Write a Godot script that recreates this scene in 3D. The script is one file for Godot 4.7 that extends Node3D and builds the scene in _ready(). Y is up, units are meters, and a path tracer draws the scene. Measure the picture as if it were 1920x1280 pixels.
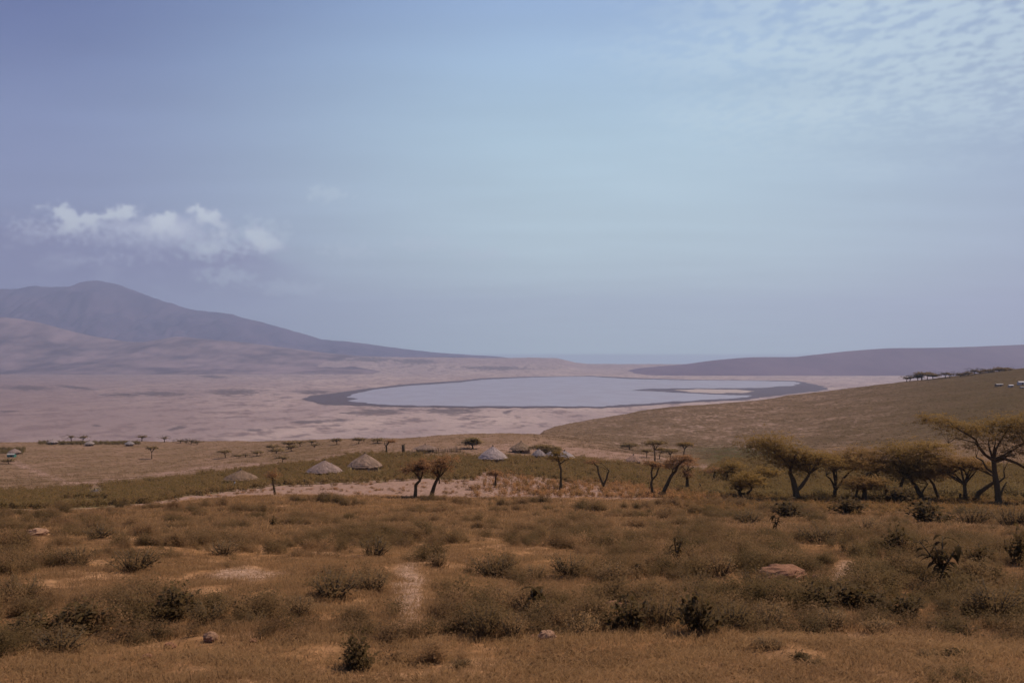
extends Node3D
# A dry highland slope above a valley with a shallow lake, seen from a roadside. y = 0 is the eye level; the lake lies 150 m below it.

const F := 1758.0        # focal length of the photograph in its own pixels
const CU := 960.0        # column straight ahead
const CV := 664.0        # row of the eye level
const LAKE := -150.0

var rng := RandomNumberGenerator.new()
var n1 := FastNoiseLite.new()    # broad
var n2 := FastNoiseLite.new()    # medium
var n3 := FastNoiseLite.new()    # fine
var used := {}
var M := {}

func _ready() -> void:
	rng.seed = 7
	setup_noise()
	# ---- camera
	var cam := Camera3D.new()
	cam.name = "camera"
	cam.near = 0.1
	cam.far = 60000.0
	cam.projection = Camera3D.PROJECTION_FRUSTUM
	cam.size = 2.0 * 0.1 * 640.0 / F
	cam.frustum_offset = Vector2(0, 0.1 * (CV - 640.0) / F)
	add_child(cam)
	# ---- air, sky and sun
	var env := Environment.new()
	env.background_mode = Environment.BG_SKY
	env.tonemap_mode = Environment.TONE_MAPPER_LINEAR
	env.tonemap_exposure = 1.14
	env.sky = Sky.new()
	var pano := PanoramaSkyMaterial.new()
	pano.panorama = sky_picture()
	env.sky.sky_material = pano
	env.volumetric_fog_enabled = true
	env.volumetric_fog_density = 0.000078
	env.volumetric_fog_albedo = Color(0.83, 0.87, 1.0)
	env.volumetric_fog_anisotropy = 0.3
	env.volumetric_fog_length = 20000.0
	env.sdfgi_enabled = true
	env.ssao_enabled = true
	env.ssil_enabled = true
	var we := WorldEnvironment.new()
	we.name = "air"
	we.environment = env
	var att := CameraAttributesPhysical.new()
	att.frustum_focal_length = 50.0
	att.exposure_aperture = 5.0
	att.frustum_focus_distance = 400.0
	we.camera_attributes = att
	add_child(we)
	var sun := DirectionalLight3D.new()
	sun.name = "sun"
	sun.light_energy = 1.3
	sun.light_color = Color(1.0, 0.93, 0.84)
	sun.light_angular_distance = 2.0
	sun.shadow_enabled = true
	sun.rotation = Vector3(deg_to_rad(-58.0), deg_to_rad(180.0 - 62.0), 0)   # high, to the right and a little ahead
	add_child(sun)
	# ---- the land
	materials()
	relief()
	land()
	mountain()
	lake()
	# ---- the settlement
	huts()
	trees()
	plants()
	rocks()
	ground_cover()

# ------------------------------------------------------------------ helpers
func setup_noise() -> void:
	var k := 0
	for n in [n1, n2, n3]:
		n.seed = 11 + k * 17
		n.noise_type = FastNoiseLite.TYPE_SIMPLEX_SMOOTH
		n.fractal_type = FastNoiseLite.FRACTAL_FBM
		n.fractal_octaves = [4, 3, 2][k]
		n.frequency = 1.0
		k += 1

func lin(r: float, g: float, b: float) -> Color:      # the albedo of a material, given as a real reflectance
	return Color(r, g, b).linear_to_srgb()

func numbered(called: String) -> String:
	if not used.has(called):
		used[called] = 0
		return called
	used[called] += 1
	return "%s_%03d" % [called, used[called]]

func meta(o: Node, label: String, category: String, group := "", kind := "") -> void:
	o.set_meta("label", label)
	o.set_meta("category", category)
	if group: o.set_meta("group", group)
	if kind: o.set_meta("kind", kind)

func thing(called: String, label: String, category: String, at: Vector3, group := "") -> Node3D:
	var o := Node3D.new()
	o.name = numbered(called)
	add_child(o, true)
	o.position = at
	meta(o, label, category, group)
	return o

func part(called: String, mesh: Mesh, mat: Material, parent: Node) -> MeshInstance3D:
	var o := MeshInstance3D.new()
	o.name = called
	o.mesh = mesh
	o.material_override = mat
	parent.add_child(o, true)
	return o

func struct(called: String, mesh: Mesh, mat: Material, label: String, category: String) -> MeshInstance3D:
	var o := part(numbered(called), mesh, mat, self)
	meta(o, label, category, "", "structure")
	return o

func tool() -> SurfaceTool:
	var st := SurfaceTool.new()
	st.begin(Mesh.PRIMITIVE_TRIANGLES)
	return st

func tri(st: SurfaceTool, a: Vector3, b: Vector3, c: Vector3) -> void:
	st.add_vertex(a); st.add_vertex(b); st.add_vertex(c)

func quad(st: SurfaceTool, a: Vector3, b: Vector3, c: Vector3, d: Vector3) -> void:
	tri(st, a, b, c); tri(st, a, c, d)

func soft_tri(st: SurfaceTool, a: Vector3, b: Vector3, c: Vector3, n: Vector3) -> void:      # a leaf or blade shaded with the clump it belongs to
	st.set_normal(n)
	if (b - a).cross(c - a).dot(n) > 0.0: tri(st, a, c, b)
	else: tri(st, a, b, c)

func jit(s: float) -> float:
	return rng.randf_range(-s, s)

func tube(st: SurfaceTool, pts: Array, radii: Array, sides := 6) -> void:
	var rings := []
	for i in pts.size():
		var a: Vector3 = pts[maxi(i - 1, 0)]
		var b: Vector3 = pts[mini(i + 1, pts.size() - 1)]
		var t := (b - a).normalized()
		var s := t.cross(Vector3(0.13, 0.2, 0.97)).normalized()
		var w := s.cross(t)
		var ring := []
		for k in sides:
			var q := TAU * k / sides
			ring.append(pts[i] + (s * cos(q) + w * sin(q)) * radii[i])
		rings.append(ring)
	for i in pts.size() - 1:
		for k in sides:
			var j := (k + 1) % sides
			quad(st, rings[i][k], rings[i][j], rings[i + 1][j], rings[i + 1][k])
	var last: Array = rings[-1]
	for k in sides:
		tri(st, last[k], last[(k + 1) % sides], pts[-1])

# ------------------------------------------------------------------ materials
func grain(seed_: int, freq: float, lo: float, hi: float, octaves := 5) -> NoiseTexture2D:
	var n := FastNoiseLite.new()
	n.seed = seed_
	n.frequency = freq
	n.fractal_octaves = octaves
	var t := NoiseTexture2D.new()
	t.width = 512; t.height = 512
	t.seamless = true
	t.noise = n
	var ramp := Gradient.new()
	ramp.offsets = PackedFloat32Array([0.15, 0.85])
	ramp.colors = PackedColorArray([Color(lo, lo, lo), Color(hi, hi, hi)])
	t.color_ramp = ramp
	return t

func mat(c: Color, rough := 0.95, vertex := false) -> StandardMaterial3D:
	var m := StandardMaterial3D.new()
	m.albedo_color = c
	m.roughness = rough
	m.metallic_specular = 0.2
	m.vertex_color_use_as_albedo = vertex
	return m

func leafy(c: Color, through: float, vertex := true) -> StandardMaterial3D:
	var m := mat(c, 0.8, vertex)
	m.cull_mode = BaseMaterial3D.CULL_DISABLED
	m.backlight_enabled = true
	m.backlight = Color(through, through, through)
	return m

func materials() -> void:
	var fine := grain(3, 0.02, 0.72, 1.0)
	M.land = mat(lin(1.05, 1.05, 1.06), 1.0, true)
	M.land.metallic_specular = 0.0
	M.land.albedo_texture = fine
	M.land.uv1_triplanar = true
	M.land.uv1_world_triplanar = true
	M.land.uv1_scale = Vector3(0.23, 0.23, 0.23)
	M.water = mat(lin(0.22, 0.19, 0.22), 0.5)
	M.water.metallic_specular = 0.35
	M.water.roughness_texture = grain(12, 0.012, 0.82, 1.0)
	M.water.uv1_triplanar = true
	M.water.uv1_world_triplanar = true
	M.water.uv1_scale = Vector3(0.0011, 0.0011, 0.0005)
	M.mud = mat(lin(0.078, 0.060, 0.068), 0.95)
	M.mud.metallic_specular = 0.1
	M.pan = mat(lin(0.33, 0.255, 0.22), 1.0)
	M.bark = mat(lin(0.14, 0.097, 0.048), 0.95)
	M.bark.albedo_texture = grain(5, 0.03, 0.6, 1.0)
	M.bark.uv1_triplanar = true
	M.bark.uv1_scale = Vector3(1.4, 0.5, 1.4)
	M.leaf = leafy(lin(1.18, 1.04, 0.92), 1.0)
	M.grass = leafy(lin(0.95, 0.95, 0.95), 1.0)
	M.thatch = mat(lin(1.1, 1.05, 1.0), 1.0, true)
	M.mudwall = mat(lin(0.30, 0.20, 0.13), 0.95)
	M.mudwall.albedo_texture = grain(6, 0.02, 0.7, 1.0)
	M.mudwall.uv1_triplanar = true
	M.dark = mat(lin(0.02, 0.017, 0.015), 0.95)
	M.cloth = mat(lin(0.20, 0.21, 0.25), 0.9)
	M.plastic = mat(lin(0.42, 0.39, 0.385), 0.85)
	M.tin = mat(lin(0.26, 0.235, 0.215), 0.9)
	M.green_paint = mat(lin(0.06, 0.16, 0.13), 0.6)
	M.stick = mat(lin(0.09, 0.065, 0.04), 0.95)
	M.stone = mat(lin(1.1, 1.1, 1.1), 0.95, true)
	M.stone.albedo_texture = grain(8, 0.03, 0.6, 1.0)
	M.stone.uv1_triplanar = true
	M.stone.uv1_scale = Vector3(2.2, 2.2, 2.2)

# ------------------------------------------------------------------ the sky
func to_lin(r: float, g: float, b: float) -> Vector3:
	var c := Color(r / 255.0, g / 255.0, b / 255.0).srgb_to_linear()
	return Vector3(c.r, c.g, c.b)

func sky_picture() -> ImageTexture:
	var w := 4096
	var h := 2048
	var data := PackedFloat32Array()
	data.resize(w * 1036 * 3)
	var stops := [0.0, 4.0, 8.5, 13.0, 17.0, 21.0, 32.0, 55.0, 90.0]
	var mid := [to_lin(194, 219, 222), to_lin(190, 214, 218), to_lin(179, 204, 214), to_lin(169, 197, 213), to_lin(156, 185, 210), to_lin(140, 169, 206), to_lin(124, 154, 198), to_lin(112, 144, 192), to_lin(102, 134, 186)]
	var side := [to_lin(132, 136, 166), to_lin(136, 142, 172), to_lin(132, 143, 175), to_lin(122, 136, 173), to_lin(100, 115, 158), to_lin(82, 97, 145), to_lin(88, 106, 156), to_lin(94, 118, 168), to_lin(98, 126, 178)]
	var bank := FastNoiseLite.new()
	bank.seed = 41; bank.frequency = 1.0; bank.fractal_octaves = 5; bank.fractal_gain = 0.52
	var fleece := FastNoiseLite.new()
	fleece.seed = 23; fleece.frequency = 1.0; fleece.fractal_octaves = 4; fleece.fractal_gain = 0.55
	var veil := FastNoiseLite.new()
	veil.seed = 5; veil.frequency = 1.0; veil.fractal_octaves = 4
	for row in range(0, 1036):
		var el := PI / 2 - (row + 0.5) / h * PI
		var deg := maxf(rad_to_deg(el), 0.0)
		var k := 0
		while k < 7 and deg > stops[k + 1]: k += 1
		var t: float = clampf((deg - stops[k]) / (stops[k + 1] - stops[k]), 0, 1)
		var cm: Vector3 = mid[k].lerp(mid[k + 1], t)
		var cs: Vector3 = side[k].lerp(side[k + 1], t)
		var te := tan(el)
		var ahead := int(w * 0.125)
		for col in w:
			if col > ahead and col < w - ahead and col % 4 != 0:
				var j := (row * w + col) * 3
				data[j] = data[j - 3]; data[j + 1] = data[j - 2]; data[j + 2] = data[j - 1]
				continue
			var az := wrapf((col + 0.5) / w * TAU, -PI, PI)      # straight ahead is the picture's first column
			var off := absf(az - 0.10)
			var s := smoothstep(0.06, 0.72, off)
			if az < 0.1: s = smoothstep(0.03, 0.62, off)
			var c: Vector3 = cm.lerp(cs, s)
			if deg < 60.0 and deg > 0.1 and absf(az) < 1.5:
				# thin streaky veil over all this part of the sky
				var px := sin(az) * cos(el)
				var pz := cos(az) * cos(el)
				var inv := 1.0 / (sin(el) + 0.06)
				var qx := px * inv
				var qz := pz * inv
				var vl := veil.get_noise_2d(qx * 0.55 + 3.0, qz * 1.3)
				c *= 1.0 + 0.07 * vl
				# a sheet of small fleecy clouds to the right
				var sheet := smoothstep(0.05, 0.42, az + 0.10 * vl + 0.25 * (deg - 15.0) / 57.0) * smoothstep(8.5, 15.0, deg + 3.0 * vl)
				if sheet > 0.01:
					var a := fleece.get_noise_2d(qx * 3.4 + qz * 0.8, qz * 3.0)
					var b := fleece.get_noise_2d(qx * 15.0 + qz * 4.0 + 40.0, qz * 13.0)
					var f := smoothstep(-0.22, 0.30, a * 0.42 + b * 0.72 + 0.14 * sheet)
					c = c.lerp(to_lin(184, 204, 215), sheet * 0.22)
					c = c.lerp(to_lin(190, 210, 218), f * sheet * 0.62)
				# a bank of heaped cloud behind the mountain
				if absf(az) < 0.62 and deg < 13.0:
					var u := CU + F * tan(az)
					var v := CV - F * te / cos(az)
					c = heap(c, u, v, bank)
			var i := (row * w + col) * 3
			data[i] = c.x; data[i + 1] = c.y; data[i + 2] = c.z
	var below := PackedFloat32Array()     # hazy air below the eye level
	for col in w: below.append_array([0.42, 0.50, 0.57])
	for row in range(1036, h): data.append_array(below)
	return ImageTexture.create_from_image(Image.create_from_data(w, h, false, Image.FORMAT_RGBF, data.to_byte_array()))

# [column, row, half width, half height, strength] of the bright heads of the cloud bank
var heads := [[75.0, 386.0, 16.0, 8.0, 0.7], [115.0, 386.0, 20.0, 9.0, 0.95], [126.0, 402.0, 20.0, 14.0, 0.9], [152.0, 408.0, 32.0, 11.0, 0.9], [178.0, 405.0, 20.0, 8.0, 0.7], [203.0, 395.0, 14.0, 11.0, 0.95], [242.0, 389.0, 22.0, 9.0, 1.0], [226.0, 401.0, 22.0, 11.0, 0.7], [298.0, 407.0, 28.0, 9.0, 1.0], [317.0, 399.0, 12.0, 6.0, 0.8], [371.0, 392.0, 24.0, 10.0, 1.05], [395.0, 403.0, 22.0, 10.0, 0.85], [418.0, 420.0, 20.0, 15.0, 0.55], [476.0, 424.0, 14.0, 16.0, 0.6], [490.0, 441.0, 26.0, 17.0, 0.95], [520.0, 455.0, 26.0, 13.0, 0.65], [340.0, 424.0, 60.0, 20.0, 0.5], [270.0, 432.0, 80.0, 24.0, 0.46], [150.0, 432.0, 80.0, 20.0, 0.45], [50.0, 416.0, 60.0, 20.0, 0.42], [430.0, 440.0, 40.0, 14.0, 0.42], [200.0, 482.0, 120.0, 10.0, 0.36], [388.0, 464.0, 30.0, 14.0, 0.65], [430.0, 516.0, 30.0, 9.0, 0.6], [455.0, 470.0, 50.0, 12.0, 0.4]]

func heap(c: Vector3, u: float, v: float, bank: FastNoiseLite) -> Vector3:
	if u < 780.0 and v > 340.0 and v < 620.0:
		# the soft grey-violet body under the bright heads
		var n := bank.get_noise_2d(u / 120.0, v / 42.0)
		var top := 404.0 + maxf(0.0, u - 330.0) * 0.36
		var body := smoothstep(top - 10.0, top + 34.0, v + 26.0 * n) * (1.0 - smoothstep(480.0, 600.0, v + 34.0 * n)) * (1.0 - smoothstep(400.0, 660.0, u))
		var pale := smoothstep(120.0, 330.0, u) * (1.0 - smoothstep(430.0, 480.0, v + 20.0 * n))
		c = c.lerp(to_lin(124, 128, 160).lerp(to_lin(184, 192, 210), clampf(pale + 0.5 * n, 0, 1)), clampf(body * (1.0 + 0.5 * n), 0, 1) * 0.85)
		if v < 545.0:
			var wu := u + 15.0 * bank.get_noise_2d(u / 34.0, v / 28.0)
			var wv := v + 11.0 * bank.get_noise_2d(u / 30.0 + 31.0, v / 26.0)
			var sum := 0.0
			for p in heads:
				var dx: float = (wu - p[0]) / p[2]
				var dy: float = (wv - p[1]) / p[3]
				dy *= 1.5 if dy < 0.0 else 0.62       # crisp tops, soft undersides
				var r := dx * dx + dy * dy
				if r < 5.0: sum += exp(-r) * p[4]
			if sum > 0.1:
				var a := smoothstep(0.16, 0.85, sum + 0.52 * bank.get_noise_2d(u / 20.0, v / 14.0) + 0.2 * bank.get_noise_2d(u / 7.0, v / 5.0))
				c = c.lerp(to_lin(172, 180, 202).lerp(to_lin(210, 219, 225), smoothstep(0.3, 1.1, sum)), a * 0.72)
	# ragged small puffs
	for p in [[613.0, 364.0, 38.0, 15.0], [490.0, 440.0, 52.0, 30.0], [425.0, 518.0, 48.0, 18.0], [520.0, 540.0, 40.0, 14.0], [580.0, 545.0, 36.0, 12.0], [650.0, 470.0, 55.0, 13.0], [800.0, 458.0, 60.0, 14.0], [905.0, 478.0, 55.0, 11.0], [385.0, 465.0, 50.0, 22.0]]:
		var dx: float = (u - p[0]) / p[2]
		var dy: float = (v - p[1]) / p[3]
		var r := dx * dx + dy * dy
		if r < 3.0:
			var q := smoothstep(0.05, 0.75, 0.72 - r * 0.42 + bank.get_noise_2d(u / 26.0 + p[0], v / 16.0) * 0.95)
			c = c.lerp(to_lin(186, 202, 214), q * 0.42)
	return c

# ------------------------------------------------------------------ the relief
# Heights below the eye along lines of sight (given by their column), as [distance, row] pairs; between them the land is smooth.
const UMIN := -400.0
const UMAX := 2400.0
const UN := 140
const DN := 460
const DMIN := 8.0
const DMAX := 26000.0
var table := PackedFloat32Array()

func relief() -> void:
	var far_l := [[800, 851], [1150, 856], [1600, 829], [1900, 803], [6300, 705.9], [7200, 700.6], [9500, 668.5], [11500, 690], [26000, 700]]
	var far_m := [[800, 866], [1150, 858], [1600, 829], [1900, 803], [6300, 705.9], [7200, 699], [8200, 685], [9500, 671], [11500, 690], [26000, 700]]
	var far_r := [[1150, 840], [1600, 829], [1900, 803], [6300, 705.9], [7200, 700], [8200, 693], [9500, 682.5], [11500, 692], [26000, 700]]
	var near := [[8, 1367], [10, 1280], [14, 1177], [18, 1113], [25, 1058], [35, 1024], [50, 998], [75, 967]]
	var cols := [
		[-400.0, [[110, 955], [150, 932], [200, 912], [300, 878], [400, 851], [500, 832]] + far_l],
		[0.0, [[110, 952], [150, 927], [200, 907], [300, 873], [400, 848], [500, 830]] + far_l],
		[300.0, [[110, 940], [150, 915], [200, 895], [300, 866], [400, 846], [500, 829]] + far_l],
		[640.0, [[110, 930], [150, 899], [190, 876], [250, 850], [330, 833], [420, 822.5]] + far_l],
		[960.0, [[110, 932], [150, 895], [190, 868], [240, 843], [290, 822], [330, 812.5], [420, 826]] + far_m],
		[1030.0, [[110, 933], [150, 898], [190, 870], [240, 847], [290, 826], [330, 817], [450, 816], [600, 803], [700, 820]] + far_m],
		[1100.0, [[110, 935], [150, 901], [190, 873], [240, 852], [290, 835], [330, 824], [430, 818], [550, 800], [650, 788], [850, 826]] + far_r],
		[1250.0, [[110, 939], [150, 909], [190, 882], [240, 862], [290, 853], [330, 845], [420, 824], [550, 792], [700, 764.5], [900, 800]] + far_r],
		[1500.0, [[110, 945], [150, 917], [200, 889], [260, 864], [350, 833], [450, 803], [600, 766], [800, 740], [1000, 772]] + far_r],
		[1700.0, [[110, 946], [150, 912], [200, 881], [270, 846], [370, 806], [470, 773], [620, 740], [800, 716], [1000, 745]] + far_r],
		[1920.0, [[110, 947], [150, 907], [200, 871], [300, 812], [450, 750], [650, 708], [800, 691.5], [1000, 712]] + far_r],
		[2400.0, [[110, 947], [150, 902], [200, 862], [300, 795], [450, 720], [650, 672], [800, 655], [1000, 672]] + far_r],
	]
	# first along each line ...
	var lines := []
	for c in cols:
		var xs := []
		var ys := []
		for p in near + c[1]:
			xs.append(log(float(p[0])))
			ys.append((p[1] - CV) / F * p[0])
		var line := PackedFloat32Array()
		for j in DN + 1:
			line.append(curve(xs, ys, lerpf(log(DMIN), log(DMAX), float(j) / DN)))
		lines.append(line)
	# ... then across them
	var us := []
	for c in cols: us.append(c[0])
	table.resize((UN + 1) * (DN + 1))
	for j in DN + 1:
		var ys := []
		for l in lines: ys.append(l[j])
		for i in UN + 1:
			table[i * (DN + 1) + j] = curve(us, ys, lerpf(UMIN, UMAX, float(i) / UN))

func curve(xs: Array, ys: Array, x: float) -> float:   # monotone cubic
	var n := xs.size()
	if x <= xs[0]: return ys[0]
	if x >= xs[n - 1]: return ys[n - 1]
	var k := 0
	while x > xs[k + 1]: k += 1
	var h: float = xs[k + 1] - xs[k]
	var d: float = (ys[k + 1] - ys[k]) / h
	var m0 := d
	var m1 := d
	if k > 0:
		var e: float = (ys[k] - ys[k - 1]) / (xs[k] - xs[k - 1])
		m0 = 0.0 if e * d <= 0 else 2.0 * e * d / (e + d)
	if k < n - 2:
		var e: float = (ys[k + 2] - ys[k + 1]) / (xs[k + 2] - xs[k + 1])
		m1 = 0.0 if e * d <= 0 else 2.0 * e * d / (e + d)
	var t: float = (x - xs[k]) / h
	var t2 := t * t
	var t3 := t2 * t
	return ys[k] * (2 * t3 - 3 * t2 + 1) + m0 * h * (t3 - 2 * t2 + t) + ys[k + 1] * (3 * t2 - 2 * t3) + m1 * h * (t3 - t2)

func drop(x: float, d: float) -> float:       # metres below the eye, without the small relief
	var e := clampf(d, DMIN, DMAX)
	var a := clampf((CU + F * x / e - UMIN) / (UMAX - UMIN), 0.0, 1.0) * UN
	var b := log(e / DMIN) / log(DMAX / DMIN) * DN
	var i := mini(int(a), UN - 1)
	var j := mini(int(b), DN - 1)
	var fa := a - i
	var fb := b - j
	var at := i * (DN + 1) + j
	var r := lerpf(lerpf(table[at], table[at + 1], fb), lerpf(table[at + DN + 1], table[at + DN + 2], fb), fa)
	if d < DMIN:
		r = lerpf(r, 2.0, smoothstep(8.0, 2.5, d))
	return r

func ground(x: float, d: float) -> float:     # height of the land at x, d metres ahead
	var y := -drop(x, d)
	if d < 160.0:
		y += (n2.get_noise_2d(x * 0.55, d * 0.55) * 0.10 + n2.get_noise_2d(x * 0.12 + 50, d * 0.12) * 0.22) * smoothstep(160.0, 90.0, d)
	if d > 90.0 and d < 1500.0:
		y += (n2.get_noise_2d(x * 0.05, d * 0.05) * 0.5 + n1.get_noise_2d(x * 0.016, d * 0.016) * 0.9) * smoothstep(90.0, 260.0, d) * smoothstep(1500.0, 900.0, d)
	elif d > 6800.0:
		y += (n1.get_noise_2d(x * 0.0012, d * 0.0012) * 9.0 + n2.get_noise_2d(x * 0.005, d * 0.005) * 4.0) * smoothstep(6800.0, 8500.0, d)
	return y

func at_px(u: float, d: float) -> Vector3:
	var x := (u - CU) / F * d
	return Vector3(x, ground(x, d), -d)

func hit(u: float, v: float, from := 9.0) -> Vector3:      # the first piece of land met along a line of sight
	var d := from
	while d < 1500.0:
		var x := (u - CU) / F * d
		if CV - F * ground(x, d) / d <= v:
			return at_px(u, d)
		d *= 1.004
	return at_px(u, 600.0)

func row_at(pts: Array, u: float) -> float:
	for i in pts.size() - 1:
		if u <= pts[i + 1][0]:
			return lerpf(pts[i][1], pts[i + 1][1], clampf((u - pts[i][0]) / (pts[i + 1][0] - pts[i][0]), 0, 1))
	return pts[-1][1]

# where the field ends, where the green plots begin and end
var FIELD := [[-400.0, 962.0], [0.0, 960.0], [196.0, 957.0], [400.0, 933.0], [520.0, 926.0], [780.0, 932.0], [960.0, 932.0], [1250.0, 938.0], [1500.0, 945.0], [1920.0, 948.0], [2400.0, 950.0]]
var CROP_NEAR := [[-400.0, 958.0], [0.0, 957.0], [190.0, 955.0], [300.0, 938.0], [400.0, 924.0], [520.0, 910.0], [640.0, 905.0], [760.0, 899.0], [890.0, 897.0], [905.0, 886.0], [960.0, 889.0], [980.0, 895.0], [1060.0, 900.0], [1180.0, 908.0], [1300.0, 925.0], [1500.0, 940.0], [2400.0, 942.0]]
var CROP_FAR := [[-400.0, 930.0], [0.0, 923.0], [150.0, 915.0], [270.0, 906.0], [400.0, 888.0], [512.0, 874.0], [590.0, 868.0], [650.0, 855.0], [760.0, 851.0], [898.0, 856.0], [1026.0, 861.0], [1084.0, 859.0], [1141.0, 871.0], [1247.0, 877.0], [1322.0, 887.0], [1350.0, 866.0], [1420.0, 858.0], [1600.0, 866.0], [2400.0, 880.0]]
var patches := []

func zone(x: float, d: float) -> Array:      # [column, row] of a place, as the photograph's author would point to it
	return [CU + F * x / maxf(d, DMIN), CV + F * drop(x, d) / maxf(d, DMIN)]

func seg_dist(p: Vector2, pts: Array) -> float:
	var best := 1e9
	for i in pts.size() - 1:
		var q := Geometry2D.get_closest_point_to_segment(p, pts[i], pts[i + 1])
		best = minf(best, p.distance_to(q))
	return best

var paths := []

var scars := [[Vector2(1386, 750), Vector2(1400, 772), Vector2(1424, 796), Vector2(1448, 814)], [Vector2(1612, 778), Vector2(1604, 792), Vector2(1596, 806)], [Vector2(1280, 806), Vector2(1292, 782), Vector2(1286, 768)]]

func track(x: float, d: float) -> float:      # stock tracks scratched across the hill
	var a := absf(n2.get_noise_2d(x * 0.040 + d * 0.022 + 9.0, d * 0.020 - x * 0.010))
	var b := absf(n2.get_noise_2d(x * 0.022 - d * 0.034, d * 0.028 + 3.0))
	return (smoothstep(0.075, 0.01, a) * 0.8 + smoothstep(0.07, 0.01, b) * 0.6) * smoothstep(-0.35, 0.15, n1.get_noise_2d(x * 0.012 + 40.0, d * 0.012))

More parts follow.
